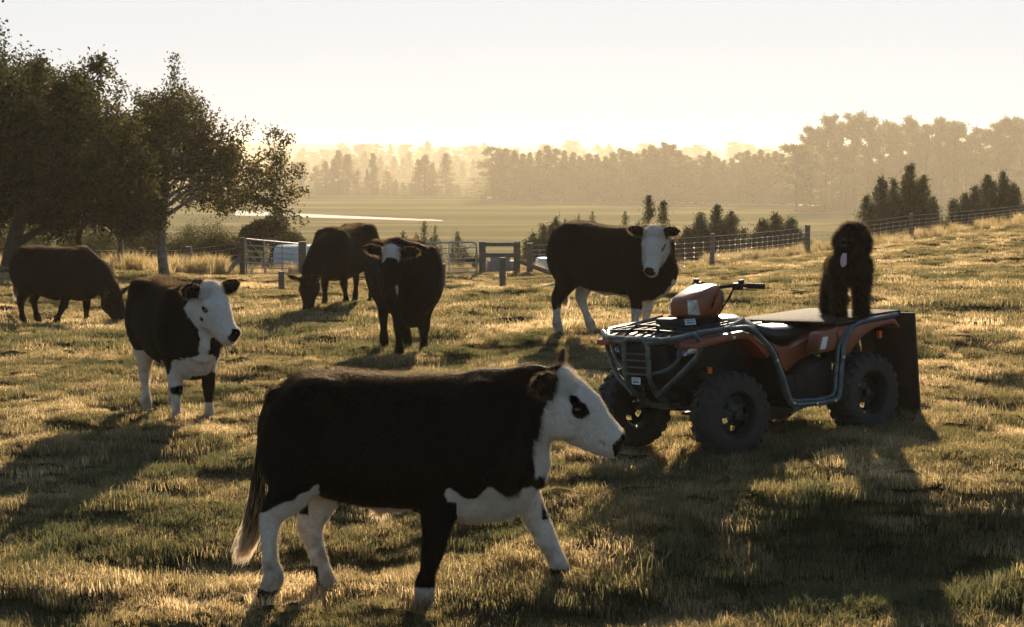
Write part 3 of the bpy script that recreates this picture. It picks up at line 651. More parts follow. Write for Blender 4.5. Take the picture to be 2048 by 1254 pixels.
make_cattle('steer', dict(loc=(( 800 - CX) / 380.0, F_PX / 380.0, gz(-0.3, 8.9) - 0.02), yaw=0.0, res=0.0105, head=(hd1[0], 0, hd1[1]), hpitch=R(31.5), hs=1.0, legs=c1_legs(), coat=c1_coat,
    ears={-1: (-0.75, -0.35, 0.3), 1: (-0.25, 0.9, -0.2)}, nside=(0, 1, 0), hairs=130000, hwid=0.0016, tail=[(-0.69, 0, 1.10), (-0.745, 0, 0.95), (-0.75, 0.0, 0.72), (-0.765, -.02, 0.52), (-0.80, -.02, 0.36), (-0.87, -.03, 0.21)], tailw=0.055, tailn=2600, tuft=(-.12, 0, .505), nose=0.088, muzzle=0.95,
    label='black calf with white face walking right in the foreground, head lowered past the quad bike', brisket=0.02))

def place(spec, foot_local, px, py, k):
    """put the animal so that a point between its feet stands under a pixel, k pixels to the metre"""
    D = F_PX / k; S = spec.get('S', 1); a = spec['yaw']; f = np.array(foot_local) * S
    wx = (px - CX) / F_PX * D; x0 = wx - (f[0] * math.cos(a) - f[1] * math.sin(a)); y0 = D - (f[0] * math.sin(a) + f[1] * math.cos(a))
    zs = [gz(x0 + S * (math.cos(a) * u - math.sin(a) * v), y0 + S * (math.sin(a) * u + math.cos(a) * v)) for u, v in ((.42, .13), (.42, -.13), (-.55, .13), (-.55, -.13))]
    spec['loc'] = (x0, y0, min(sum(zs) / 4, min(zs) + 0.05) - 0.01 + spec.get('dz', 0)); return spec
def c2_coat(V, L, N, d):
    x, y, z = V[:, 0], V[:, 1], V[:, 2]; hx = facecoat(V, L, d * 0.8, 0.60)
    eye = 0.040 - np.hypot((L[:, 0] - 0.160) * .8, (L[:, 2] - 0.02) * 1.35) + d * .25; hx = np.where(np.abs(L[:, 1]) > 0.06, np.minimum(hx, -eye), hx)
    hx = np.where((L[:, 1] < -0.04), np.minimum(hx, np.hypot(L[:, 0] - 0.17, (L[:, 2] + 0.07)) - 0.020 - d * .5), hx)
    thr = np.minimum(0.05 - np.abs(y - 0.0) - 0.15 * np.clip(z - 0.85, 0, 1) + d, x - 0.60) ; thr = np.where((z > 0.66) & (z < 1.05), thr, -1)
    chest = np.minimum(np.minimum(0.715 - z + 1.5 * d - 0.6 * np.abs(y), x - 0.36), 0.135 - np.abs(y + 0.005) + d * 1.4); side = np.minimum(0.035 - np.abs(y - 0.20) + d, 0.70 - z); chest = np.maximum(chest, np.where(x > .38, side, -1)); chest = np.where(z > 0.48, chest, -1)
    lf = np.where((x > 0.15) & (y > 0.05) & (z < 0.5), 0.225 - z + d * .3, -1)
    rf = np.where((x > 0.15) & (y < -0.05) & (z < 0.62), np.minimum(y + 0.185 + 0.45 * np.maximum(0, 0.50 - z) + d * .4, 1), -1)
    knee = 0.045 - np.hypot(z - 0.345, (y + 0.13) * 0.7) + d * .4; rf = np.where(x > 0.40, np.minimum(rf, -knee), rf)
    hind = np.where(x < -0.3, 0.60 + 0.1 * (x + .5) - z + d, -1); bel = np.where(np.abs(x) < 0.4, 0.545 - z + d, -1)
    bel = np.where(np.abs(y) < 0.16, bel, -1)
    return white_where(hx, thr, chest, lf, rf, hind, bel)
def stand(spec, fl, px, py, k): return make_cattle('steer', place(spec, fl, px, py, k))
stand(dict(S=1.0, yaw=R(-62), res=0.0125, head=(0.72, 0.04, 1.13), hyaw=R(20), hpitch=R(38), hs=1.0, wide=1.05, legs=[std_leg('f', -1, 0.02), std_leg('f', 1, 0.05, ys=1.15), std_leg('h', -1, 0.10), std_leg('h', 1, 0.02)],
    coat=c2_coat, ears={-1: (0.0, 0.12, -0.1), 1: (0.0, 0.25, -0.1)}, hairs=70000, hwid=0.0022, tail=[(-0.69, 0, 1.10), (-0.74, -.01, 0.9), (-0.74, -.03, 0.6), (-0.73, -.06, 0.35), (-0.72, -.07, 0.24)], tailw=0.04,
    label='black calf with white face and white chest standing at the left, looking to the right'), (0.42, 0), 378, 855, 240)
def c3_coat(V, L, N, d):
    near = np.linalg.norm(L, axis=1) < 0.6
    fore = np.minimum(np.minimum(0.14 - L[:, 0], 0.10 - np.abs(L[:, 1])) + d * 1.5, L[:, 2] - 0.03); notch = 0.045 - np.hypot(L[:, 0] - 0.14, L[:, 1] + 0.01) + d * .4
    notch2 = 0.03 - np.hypot(L[:, 0] - 0.13, L[:, 1] - 0.055) + d * .3
    fore = np.where(near & (L[:, 0] > -0.06), np.minimum(fore, np.minimum(-notch, -notch2)), -1)
    side = np.where(near, np.minimum(0.05 - np.abs(L[:, 0] - 0.39), 0.05 - np.abs(L[:, 2] + 0.03)) + d * .6, -1); side = np.where(L[:, 1] > 0.03, side, -1)
    return white_where(fore, side)
stand(dict(S=1.10, yaw=R(-76), res=0.0145, head=(0.70, -0.24, 1.12), hyaw=R(-22), hpitch=R(60), hs=0.98, wide=1.28, belly=0.06, brisket=0.08, legs=[std_leg('f', -1, 0.0, fat=1.15), std_leg('f', 1, 0.0, fat=1.15), std_leg('h', -1, 0.05, fat=1.15), std_leg('h', 1, 0.05, fat=1.1)],
    coat=c3_coat, ears={-1: (-0.05, 0.35, -0.1), 1: (-0.05, -0.05, -0.1)}, hairs=50000, hwid=0.003, muzzle=0.9, tail=[(-0.69, 0, 1.10), (-0.74, 0, 0.9), (-0.74, 0, 0.6), (-0.73, 0, 0.35)],
    label='stout black beast with broken white blaze facing the camera, behind the foreground calf'), (0.42, 0), 823, 718, 176)
def c4_coat(V, L, N, d):
    x, y, z = V[:, 0], V[:, 1], V[:, 2]; hx = facecoat(V, L, d * 0.8, 0.58)
    hx = np.minimum(hx, 0.15 - np.abs(L[:, 1]) * 1.0 + 0.0); eye = 0.038 - np.hypot((L[:, 0] - 0.160) * .8, (L[:, 2] - 0.02) * 1.35) + d * .3; hx = np.where(np.abs(L[:, 1]) > 0.06, np.minimum(hx, -eye), hx)
    nh = np.where((x < -0.3) & (y < 0), 0.30 - z + d * 1.5, -1); fh = np.where((x < -0.3) & (y > 0), np.minimum(0.62 - z, x + 0.56 + 0.25 * np.maximum(0, 0.4 - z)) + d, -1)
    nf = np.where((x > 0.2) & (y < -0.05), 0.36 - z + d, -1); ff = np.where((x > 0.2) & (y > 0.04), 0.60 - z + d, -1); ch = np.where(x > 0.40, np.minimum(0.68 - z, 0.11 - np.abs(y - 0.06)) + d, -1)
    kn = 0.035 - np.hypot(z - 0.375, (y + 0.13)) + d * .4; nf = np.where(x > 0.36, np.minimum(nf, -kn), nf)
    return white_where(hx, nh, fh, nf, ff, ch, np.where((np.abs(x) < 0.3) & (np.abs(y) < 0.1), 0.515 - z, -1))
stand(dict(S=1.08, yaw=R(-34), res=0.0145, head=(0.66, -0.20, 1.14), hyaw=R(-76), hpitch=R(58), hs=0.95, rump=0.06, legs=[std_leg('f', -1, -0.02), std_leg('f', 1, -0.04), std_leg('h', -1, -0.02), std_leg('h', 1, 0.30, ys=.8)],
    coat=c4_coat, ears={-1: (0.0, 0.25, -0.1), 1: (0.0, 0.12, -0.1)}, hairs=60000, hwid=0.0028, tuft=(-.08, 0, .52), tail=[(-0.69, 0, 1.14), (-0.74, 0.02, 0.9), (-0.72, 0.08, 0.6), (-0.68, 0.12, 0.4), (-0.66, 0.12, 0.3)],
    neck=[(np.array([0.48, 0, 0.95]), 0.20, 0.27), (np.array([0.60, -0.06, 1.02]), 0.17, 0.21), (np.array([0.66, -0.16, 1.12]), 0.125, 0.15)],
    label='white faced calf with white legs standing behind the quad bike, head turned to camera'), (0.42, 0), 1291, 668, 174)
nocoat = lambda V, L, N, d: np.zeros(len(V))
stand(dict(S=1.04, yaw=R(-113), res=0.016, head=(1.13, 0.0, 0.47), hyaw=R(0), hpitch=R(80), hs=1.0, wide=1.1, belly=0.05, legs=[std_leg('f', -1, 0.05), std_leg('f', 1, -0.18), std_leg('h', -1, 0.05), std_leg('h', 1, 0.0)],
    coat=nocoat, ears={-1: (-0.3, 0.9, -0.1), 1: (-0.3, 0.5, -0.1)}, hairs=36000, hwid=0.0038, hlen=0.024, rump=0.06, tail=[(-0.69, 0, 1.14), (-0.74, 0, 0.9), (-0.74, 0, 0.6), (-0.73, 0, 0.35)],
    neck=[(np.array([0.45, 0, 0.92]), 0.20, 0.28), (np.array([0.80, 0, 0.84]), 0.15, 0.21), (np.array([1.08, 0, 0.58]), 0.115, 0.17)], nside=(0, 1, 0), zlo=-0.15,
    label='black beast grazing with head down in front of the metal gates, rump high'), (0.42, 0), 664, 620, 127)
stand(dict(S=1.05, yaw=R(-20), res=0.016, head=(0.93, 0.0, 0.50), hyaw=R(0), hpitch=R(62), hs=1.0, wide=1.1, belly=0.05, legs=[std_leg('f', -1, -0.38), std_leg('f', 1, 0.02), std_leg('h', -1, 0.05), std_leg('h', 1, 0.14)],
    coat=nocoat, ears={-1: (-0.2, 0.3, -0.1), 1: (-0.2, 0.5, -0.1)}, hairs=36000, hwid=0.0038, hlen=0.024, rump=0.0, tail=[(-0.69, 0, 1.10), (-0.74, 0, 0.9), (-0.74, 0, 0.6), (-0.73, 0, 0.40)],
    neck=[(np.array([0.45, 0, 0.93]), 0.20, 0.28), (np.array([0.72, 0, 0.82]), 0.15, 0.22), (np.array([0.90, 0, 0.60]), 0.115, 0.17)], nside=(0, 1, 0), zlo=-0.15,
    label='black beast grazing with head down at the far left, below the dark tree'), (-0.06, 0), 106, 650, 127)
# ---------------------------------------------------------------- mesh pieces for built things
def catmull(P, n=6, closed=False):
    P = [np.array(p, float) for p in P]; out = []; N = len(P)
    for i in range(N if closed else N - 1):
        p0 = P[(i - 1) % N] if closed or i > 0 else P[i]; p1 = P[i]; p2 = P[(i + 1) % N]; p3 = P[(i + 2) % N] if closed or i + 2 < N else p2
        for k in range(n):
            t = k / n; out.append(0.5 * (2 * p1 + (p2 - p0) * t + (2 * p0 - 5 * p1 + 4 * p2 - p3) * t * t + (3 * p1 - p0 - 3 * p2 + p3) * t ** 3))
    if not closed: out.append(P[-1])
    return out
def rounded(P, r=0.05, n=4):
    """polyline with its corners rounded by radius r"""
    P = [np.array(p, float) for p in P]; out = [P[0]]
    for a, b, c in zip(P, P[1:], P[2:]):
        u = a - b; v = c - b; lu, lv = np.linalg.norm(u), np.linalg.norm(v); q = min(r, lu * .45, lv * .45); s, e = b + u / lu * q, b + v / lv * q
        for k in range(n + 1):
            t = k / n; out.append((1 - t) ** 2 * s + 2 * t * (1 - t) * b + t * t * e)
    out.append(P[-1]); return out
def tube_bm(bm, P, r, seg=8, closed=False, flat=1.0):
    P = [np.array(p, float) for p in P]; n = len(P); rings = []; up = np.array([0.0, 0, 1])
    for i in range(n):
        a = P[i - 1] if (i > 0 or closed) else P[i]; b = P[(i + 1) % n] if (i < n - 1 or closed) else P[i]
        t = b - a; t /= max(np.linalg.norm(t), 1e-9); s = np.cross(t, up)
        if np.linalg.norm(s) < 0.15: s = np.cross(t, np.array([0, 1.0, 0]))
        if rings and s @ prev < 0: s = -s
        s /= np.linalg.norm(s); u = np.cross(s, t); prev = s; rr = r[i] if isinstance(r, (list, tuple, np.ndarray)) else r
        rings.append([bm.verts.new(P[i] + rr * (math.cos(2 * math.pi * k / seg) * s + flat * math.sin(2 * math.pi * k / seg) * u)) for k in range(seg)])
    m = n if closed else n - 1
    for i in range(m):
        A, B = rings[i], rings[(i + 1) % n]
        for k in range(seg): bm.faces.new((A[k], A[(k + 1) % seg], B[(k + 1) % seg], B[k]))
    if not closed: bm.faces.new(rings[0]); bm.faces.new(rings[-1][::-1])
def prism_bm(bm, outline, y0, y1, bev=0.0, axis='y', segs=2):
    """outline in x,z pushed from y0 to y1"""
    def mk(p, q): return {'y': (p[0], q, p[1]), 'x': (q, p[0], p[1]), 'z': (p[0], p[1], q)}[axis]
    A = [bm.verts.new(mk(p, y0)) for p in outline]; B = [bm.verts.new(mk(p, y1)) for p in outline]; n = len(A); f = []
    for i in range(n): f.append(bm.faces.new((A[i], A[(i + 1) % n], B[(i + 1) % n], B[i])))
    f.append(bm.faces.new(A[::-1])); f.append(bm.faces.new(B))
    bmesh.ops.recalc_face_normals(bm, faces=f)
    if bev:
        ed = list({e for q in f for e in q.edges}); bmesh.ops.bevel(bm, geom=ed, offset=bev, segments=segs, affect='EDGES', profile=0.6, clamp_overlap=True)
def box_bm(bm, c, s, bev=0.0, M=None):
    r = bmesh.ops.create_cube(bm, size=1.0); vs = r['verts']
    for v in vs: v.co = Vector((v.co.x * s[0], v.co.y * s[1], v.co.z * s[2]))
    if bev: 
        ed = list({e for v in vs for e in v.link_edges}); g = bmesh.ops.bevel(bm, geom=ed, offset=bev, segments=2, affect='EDGES', profile=0.6); vs = list({v for f in g['faces'] for v in f.verts} | {v for v in vs if v.is_valid})
    for v in vs:
        if M is not None: v.co = M @ v.co
        v.co += Vector(c)
def lathe_bm(bm, prof, seg=32, M=None, closed=False):
    """profile (radius, height along local y)"""
    rings = []
    for (r, h) in prof:
        rings.append([bm.verts.new((M or Matrix()) @ Vector((r * math.cos(2 * math.pi * k / seg), h, r * math.sin(2 * math.pi * k / seg)))) for k in range(seg)])
    pr = list(zip(rings, rings[1:])) + ([(rings[-1], rings[0])] if closed else [])
    for A, B in pr:
        for k in range(seg): bm.faces.new((A[k], A[(k + 1) % seg], B[(k + 1) % seg], B[k]))
    if not closed:
        if prof[0][0] > 1e-5: bm.faces.new(rings[0])
        if prof[-1][0] > 1e-5: bm.faces.new(rings[-1][::-1])
def loft_bm(bm, secs, cap=True, seg=None):
    rings = [[bm.verts.new(p) for p in s] for s in secs]; n = len(rings[0])
    for A, B in zip(rings, rings[1:]):
        for k in range(n): bm.faces.new((A[k], A[(k + 1) % n], B[(k + 1) % n], B[k]))
    if cap: bm.faces.new(rings[0]); bm.faces.new(rings[-1][::-1])
def bmobj(name, bm, m, parent, smooth=True, scale=1.0, angle=40):
    bmesh.ops.recalc_face_normals(bm, faces=bm.faces)
    if scale != 1.0: bmesh.ops.scale(bm, vec=(scale,) * 3, verts=bm.verts)
    me = bpy.data.meshes.new(name); bm.to_mesh(me); bm.free(); o = link(name, me, m, parent)
    if smooth:
        me.shade_smooth()
        try: me.set_sharp_from_angle(angle=R(angle))
        except Exception: pass
    return o
# ---------------------------------------------------------------- quad bike
M_RED = mat('quad_red_plastic', (0.26, 0.058, 0.018), 0.42, var=0.35, vscale=5, bump=0.06, bscale=60, col2=(0.15, 0.042, 0.018))
M_BLK = mat('black_plastic', (0.012, 0.012, 0.0115), 0.6, spec=0.3, var=0.5, vscale=9, bump=0.1)
M_SEAT = mat('seat_vinyl', (0.016, 0.016, 0.017), 0.28, bump=0.12, bscale=120, var=0.4, vscale=7)
M_TUBE = mat('worn_green_grey_tube', (0.10, 0.135, 0.125), 0.38, metal=0.3, var=0.6, vscale=18, bump=0.12, bscale=60, col2=(0.035, 0.045, 0.042))
M_TYRE = mat('tyre_rubber', (0.013, 0.0125, 0.012), 0.8, var=0.4, vscale=12, bump=0.3, bscale=70, col2=(0.030, 0.026, 0.021))
M_RIM = mat('rim_dark_steel', (0.03, 0.034, 0.034), 0.45, metal=0.5, var=0.5, vscale=14)
M_LENS = mat('lamp_lens', (0.55, 0.62, 0.68), 0.12, metal=0.55, spec=0.8, var=0.5, vscale=30)
M_WLBL = mat('white_sticker', (0.60, 0.64, 0.68), 0.4)
M_INK = mat('sticker_ink', (0.07, 0.10, 0.16), 0.5)
M_ENG = mat('engine_grime', (0.035, 0.032, 0.028), 0.6, metal=0.4, var=0.6, vscale=20, bump=0.5, bscale=50)
M_AMB = mat('amber_reflector', (0.75, 0.16, 0.01), 0.2)
M_BOLT = mat('bolt_steel', (0.45, 0.45, 0.43), 0.3, metal=0.9)
M_DECK = mat('rough_deck_board', (0.06, 0.043, 0.03), 0.85, spec=0.12, var=0.5, vscale=10, bump=0.5, bscale=50)
M_FLAP = mat('rusty_black_board', (0.022, 0.017, 0.012), 0.85, var=0.6, vscale=6, bump=0.3, col2=(0.045, 0.024, 0.012))
QS = 1.07
quad = empty('quad_bike', (1.782, 12.560, 2.37 + 1.07 * (0.3561 - 2.37)), 0)
fq = Vector((math.cos(R(216.553)), math.sin(R(216.553)), -0.0278)).normalized(); lq = Vector((-math.sin(R(216.553)), math.cos(R(216.553)), 0.0596)); lq = (lq - fq * lq.dot(fq)).normalized(); uq = fq.cross(lq)
quad.rotation_euler = Matrix((fq, lq, uq)).transposed().to_euler()
tag(quad, 'muddy red and black farm quad bike with grey tube bumper and bars', 'quad bike')
def qo(name, bm, m, parent=quad, **k): return bmobj(name, bm, m, parent, scale=QS, **k)
def both(f):
    for s in (1, -1): f(s)
# bumper
bm = bmesh.new()
hoop = [(.80, -.10, .33), (.93, -.115, .42), (1.0, -.12, .52), (1.0, -.12, .80), (1.0, .12, .80), (1.0, .12, .52), (.93, .115, .42), (.80, .10, .33)]
tube_bm(bm, rounded(hoop, .07), .0185); tube_bm(bm, [(.80, -.10, .33), (.79, .10, .33)], .018)
for s in (1, -1):
    tube_bm(bm, rounded([(1.0, s * .12, .775), (.97, s * .34, .80), (.90, s * .465, .835), (.855, s * .475, .77), (.865, s * .455, .69), (.93, s * .30, .54), (.94, s * .115, .42)], .06), .0185)
    tube_bm(bm, rounded([(.93, s * .345, .79), (.91, s * .34, .68), (.93, s * .24, .60), (.98, s * .125, .57)], .05), .012)
    tube_bm(bm, [(.80, s * .10, .33), (.62, s * .12, .36)], .016)
bum = qo('bumper', bm, M_TUBE)
bm = bmesh.new()
for z in (.70, .655, .61, .565): tube_bm(bm, [(1.0, -.12, z), (1.0, .12, z)], .006, 6)
qo('grille_bars', bm, M_TUBE, bum)
def label_plate(name, c, w, h, n, up, parent, lines=2):
    """small pale plate with unreadable print"""
    n = Vector(n).normalized(); u = Vector(up); u = (u - n * u.dot(n)).normalized(); s = u.cross(n); c = Vector(c)
    def bx(b, cc, ww, hh, t):
        vs = [cc + s * (ww * i) + u * (hh * j) + n * k for k in (0, t) for (i, j) in ((-.5, -.5), (.5, -.5), (.5, .5), (-.5, .5))]
        v = [b.verts.new(p) for p in vs]
        for f in ((0, 1, 2, 3), (7, 6, 5, 4), (0, 4, 5, 1), (1, 5, 6, 2), (2, 6, 7, 3), (3, 7, 4, 0)): b.faces.new([v[i] for i in f])
    b = bmesh.new(); bx(b, c, w, h, .004); o = qo(name, b, M_WLBL, parent, smooth=False)
    b = bmesh.new(); r = random.Random(5)
    bx(b, c + u * h * .28 + n * .004, w * .8, h * .12, .001)
    x = -w * .38
    while x < w * .36:
        ww = r.uniform(.05, .11) * w; bx(b, c + s * (x + ww / 2) - u * h * .14 + n * .004, ww * .72, h * r.uniform(.22, .36), .001); x += ww
    qo('print', b, M_INK, o, smooth=False)
label_plate('number_plate', (1.012, 0, .522), .085, .045, (1, 0, .05), (0, 0, 1), bum)
# front rack: rim plus slats
bm = bmesh.new()
tube_bm(bm, rounded([(.40, .40, .885), (.62, .47, .845), (.86, .45, .835), (.99, .30, .80), (.99, -.30, .80), (.86, -.45, .835), (.62, -.47, .845), (.40, -.40, .885)], .06), .017)
fr = qo('front_rack', bm, M_TUBE)
bm = bmesh.new()
for y in np.linspace(-.36, .36, 9):
    tube_bm(bm, catmull([(.97, y, .805), (.85, y, .838), (.62, y, .852), (.42, y, .868)], 3), .011, 6, flat=.6)
for x in (.55, .72, .88): tube_bm(bm, catmull([(x, -.44, .832 + (.86 - x) * .04), (x, 0, .845 + (.86 - x) * .04), (x, .44, .832 + (.86 - x) * .04)], 3), .010, 6)
tube_bm(bm, rounded([(.93, -.16, .83), (.86, -.15, .875), (.86, .10, .875), (.93, .12, .83)], .04), .009, 6)
qo('rack_slats', bm, M_BLK, fr)
# nerf bars
def nerf(s):
    bm = bmesh.new()
    P = [(.86, .45, .835), (.60, .50, .845), (.474, .52, .844), (.400, .52, .800), (.265, .52, .675), (.206, .52, .537), (.131, .52, .327), (.090, .52, .285), (-.196, .52, .269), (-.345, .52, .275), (-.375, .52, .34), (-.395, .515, .474), (-.44, .50, .642), (-.53, .49, .755), (-.66, .48, .782), (-1.06, .45, .795)]
    tube_bm(bm, rounded([(x, s * y, z) for x, y, z in P], .05, 3), .019)
    P2 = [(.40, .50, .79), (.235, .50, .66), (.172, .50, .53), (.095, .50, .32), (.04, .50, .305), (-.19, .50, .29), (-.315, .50, .30), (-.345, .50, .36), (-.36, .50, .48), (-.40, .49, .64), (-.50, .48, .74)]
    tube_bm(bm, rounded([(x, s * y, z) for x, y, z in P2], .05, 3), .015, 6)
    prism_bm(bm, [(.215, .60), (.15, .40), (.07, .235), (-.05, .255), (-.30, .25), (-.40, .32), (-.37, .30), (-.30, .275), (.06, .29), (.12, .33), (.19, .54)], s * .485, s * .51)
    o = qo('side_bar', bm, M_TUBE)
    bm = bmesh.new()
    bm.free()
    for p in ((.235, .60), (.10, .30), (-.40, .56), (-.30, .27), (.62, .79), (-.12, .27)):
        bm = bmesh.new(); lathe_bm(bm, [(.0, .014), (.011, .012), (.013, 0), (.0, 0)], 8, Matrix.Translation((p[0], s * .53, p[1])) @ Matrix.Scale(s, 4, (0, 1, 0)))
        qo('bolt', bm, M_BOLT, o)
both(nerf)
# fenders: front arch strips and rear haunches in red
def fenders(s):
    bm = bmesh.new()
    top = [(.93, .775), (.80, .80), (.66, .815), (.50, .822), (.44, .80), (.34, .725), (.25, .655)]
    bot = [(.285, .615), (.37, .70), (.455, .762), (.50, .772), (.66, .762), (.80, .752), (.93, .742)]
    prism_bm(bm, top + bot, s * .30, s * .50, .012)
    qo('front_fender', bm, M_RED)
    bm = bmesh.new()
    out = [(-.40, .735), (-.48, .765), (-.70, .765), (-1.00, .775), (-1.06, .70), (-1.02, .715), (-.98, .742), (-.88, .738), (-.76, .715), (-.66, .675), (-.58, .62), (-.52, .575), (-.47, .56)]
    prism_bm(bm, out, s * .22, s * .485, .010)
    qo('rear_fender', bm, M_RED)
    bm = bmesh.new()
    prism_bm(bm, [(-.255, .735), (-.40, .765), (-.50, .755), (-.47, .61), (-.215, .60), (-.235, .68)], s * .36, s * .475, .015)
    o = qo('fender_box', bm, M_RED)
    bm = bmesh.new(); prism_bm(bm, [(-.268, .708), (-.318, .708), (-.288, .625), (-.236, .625)], s * .474, s * .479, .002)
    o2 = qo('sticker', bm, M_WLBL, o)
    bm = bmesh.new(); prism_bm(bm, [(-.40, .60), (-.53, .60), (-.56, .56), (-.50, .50), (-.42, .53)], s * .30, s * .47, .008); qo('fender_flare', bm, M_BLK); bm = bmesh.new(); prism_bm(bm, [(.24, .63), (.17, .50), (.12, .52), (.18, .66)], s * .26, s * .47, .008); qo('fender_flare', bm, M_BLK); bm = bmesh.new()
    prism_bm(bm, [(-.46, .62), (-.55, .68), (-.66, .70), (-.78, .66), (-.82, .52), (-.74, .56), (-.66, .585), (-.58, .56)], s * .16, s * .33, .01)
    qo('inner_mudguard', bm, M_BLK)
    # painted side cover under the seat and the black footwell below
    bm = bmesh.new()
    prism_bm(bm, [(.05, .70), (-.04, .66), (-.15, .645), (-.30, .69), (-.45, .73), (-.50, .60), (-.37, .575), (-.225, .55), (-.085, .475), (-.045, .52), (-.02, .60)], s * .17, s * .30, .018)
    qo('side_cover', bm, M_RED)
    bm = bmesh.new()
    prism_bm(bm, [(.16, .55), (.03, .47), (-.085, .46), (-.225, .535), (-.37, .56), (-.40, .50), (-.37, .30), (.07, .30), (.13, .42)], s * .20, s * .43, .012)
    for x in (-.03, -.14, -.25): tube_bm(bm, [(x, s * .433, .50 if x > -.1 else .52), (x, s * .433, .32)], .006, 6)
    box_bm(bm, (-.13, s * .36, .275), (.44, .28, .03), .008)
    qo('footwell', bm, M_BLK)
both(fenders)
# front bodywork with lamps
bm = bmesh.new()
prism_bm(bm, [(.96, .74), (.93, .80), (.60, .83), (.40, .85), (.20, .80), (.10, .60), (.30, .45), (.75, .42), (.90, .50)], -.25, .25, .03)
for s in (1, -1):
    prism_bm(bm, [(.89, .69), (.86, .775), (.55, .79), (.45, .72), (.60, .60), (.82, .60)], s * .24, s * .37, .02)
    for k in range(5): tube_bm(bm, [(.955, s * .14, .60 + k * .035), (.93, s * .24, .60 + k * .035)], .006, 6)
box_bm(bm, (.58, 0, .875), (.26, .26, .07), .02)
prism_bm(bm, [(.70, .86), (.60, .93), (.40, .94), (.30, .86)], -.11, .13, .02)
cowl = qo('front_cowl', bm, M_BLK)
def lowlamp(s):
    bm = bmesh.new(); prism_bm(bm, [(.905, .690), (.885, .735), (.80, .755), (.77, .74), (.80, .705)], s * .28, s * .378, .008)
    qo('headlight', bm, M_LENS)
    bm = bmesh.new(); prism_bm(bm, [(.94, .785), (.60, .80), (.60, .775), (.94, .765)], s * .23, s * .33, .006); qo('cowl_trim', bm, M_RED, cowl)
both(lowlamp)
label_plate('label_plate', (.645, .15, .885), .075, .04, (.35, .9, .35), (0, 0, 1), cowl)
# steering pod with its lamp, turned a little to the near side
def ring(cx, cy, hw, z0, z1, n=16, e=3.2, ang=R(14)):
    P = []
    for k in range(n):
        a = 2 * math.pi * k / n; c, s_ = math.cos(a), math.sin(a); u = abs(c) ** (2 / e) * (1 if c > 0 else -1) * hw; v = abs(s_) ** (2 / e) * (1 if s_ > 0 else -1) * (z1 - z0) / 2
        P.append((cx - math.sin(ang) * u, cy + math.cos(ang) * u, (z0 + z1) / 2 + v))
    return P
bm = bmesh.new()
loft_bm(bm, [ring(.712, .122, .050, .950, 1.012, e=5), ring(.705, .120, .075, .928, 1.030, e=5), ring(.66, .109, .095, .912, 1.055, e=5), ring(.56, .084, .115, .902, 1.086, e=5), ring(.43, .050, .125, .898, 1.116, e=5), ring(.385, .039, .120, .915, 1.118, e=5), ring(.38, .037, .095, .94, 1.095, e=5)])
pod = qo('headlight_pod', bm, M_RED)
bm = bmesh.new()
for s in (1, -1):
    a = R(14)
    def pp(u, v, z): return (.712 - math.sin(a) * v + math.cos(a) * u, .122 + math.cos(a) * v + math.sin(a) * u, z)
    loft_bm(bm, [[pp(.0, s * .070, .94), pp(-.085, s * .1085, .928), pp(-.065, s * .1045, 1.032), pp(.0, s * .070, 1.018)], [pp(-.012, s * .06, .94), pp(-.105, s * .09, .928), pp(-.085, s * .09, 1.040), pp(-.012, s * .06, 1.032)]])
qo('lamp', bm, M_LENS, pod)
bm = bmesh.new()
loft_bm(bm, [ring(.385, .038, .120, .93, 1.10), ring(.33, .02, .11, .95, 1.10), ring(.29, .01, .07, .98, 1.085)])
tube_bm(bm, [(.46, .04, .80), (.44, .03, .95)], .035)
dash = qo('dashboard', bm, M_BLK, pod)
def bars(s):
    bm = bmesh.new(); sw = -.05 if s > 0 else -.15
    P = [(.36, 0, 1.06), (.36, s * .09, 1.085), (.33 + sw * .4, s * .19, 1.10), (.27 + sw, s * .27, 1.095), (.225 + sw, s * .385, 1.088)]
    tube_bm(bm, catmull(P[:4], 5), .012)
    o = qo('handlebar', bm, M_BLK)
    bm = bmesh.new(); tube_bm(bm, [P[3], P[4]], .0185, 10)
    for t in np.linspace(.1, .95, 7):
        p = np.array(P[3]) * (1 - t) + np.array(P[4]) * t; q = np.array(P[3]) * (1 - t - .03) + np.array(P[4]) * (t + .03); tube_bm(bm, [p, q], .0205, 10)
    qo('grip', bm, M_BLK, o)
    bm = bmesh.new(); tube_bm(bm, catmull([(.33 + sw, s * .22, 1.085), (.34 + sw, s * .27, 1.075), (.29 + sw, s * .38, 1.068)], 4), .006, 6, flat=.6); box_bm(bm, (.31 + sw * .7, s * .235, 1.095), (.055, .06, .05), .01); box_bm(bm, (.30 + sw * .7, s * .26, 1.125), (.03, .035, .03), .006)
    qo('brake_lever', bm, M_ENG, o)
both(bars)
for k, (a_, b_, c_) in enumerate([((.33, .12, 1.09), (.47, .20, 1.00), (.44, .10, .90)), ((.30, .22, 1.08), (.42, .24, .97), (.40, .12, .86)), ((.33, -.12, 1.09), (.45, -.17, 1.0), (.42, -.08, .88)), ((.28, .20, 1.09), (.24, .10, 1.0), (.36, .05, .90))]):
    bm = bmesh.new(); tube_bm(bm, catmull([a_, b_, c_], 6), .006, 6); qo('cable', bm, M_BLK)
bm = bmesh.new()
for k in range(3): tube_bm(bm, catmull([(.95, -.10 + .1 * k, .80), (.93, -.05 + .08 * k, .66), (.85, .05 * k, .50), (.70, .10, .42)], 6), .008, 6)
qo('hoses', bm, M_BLK)
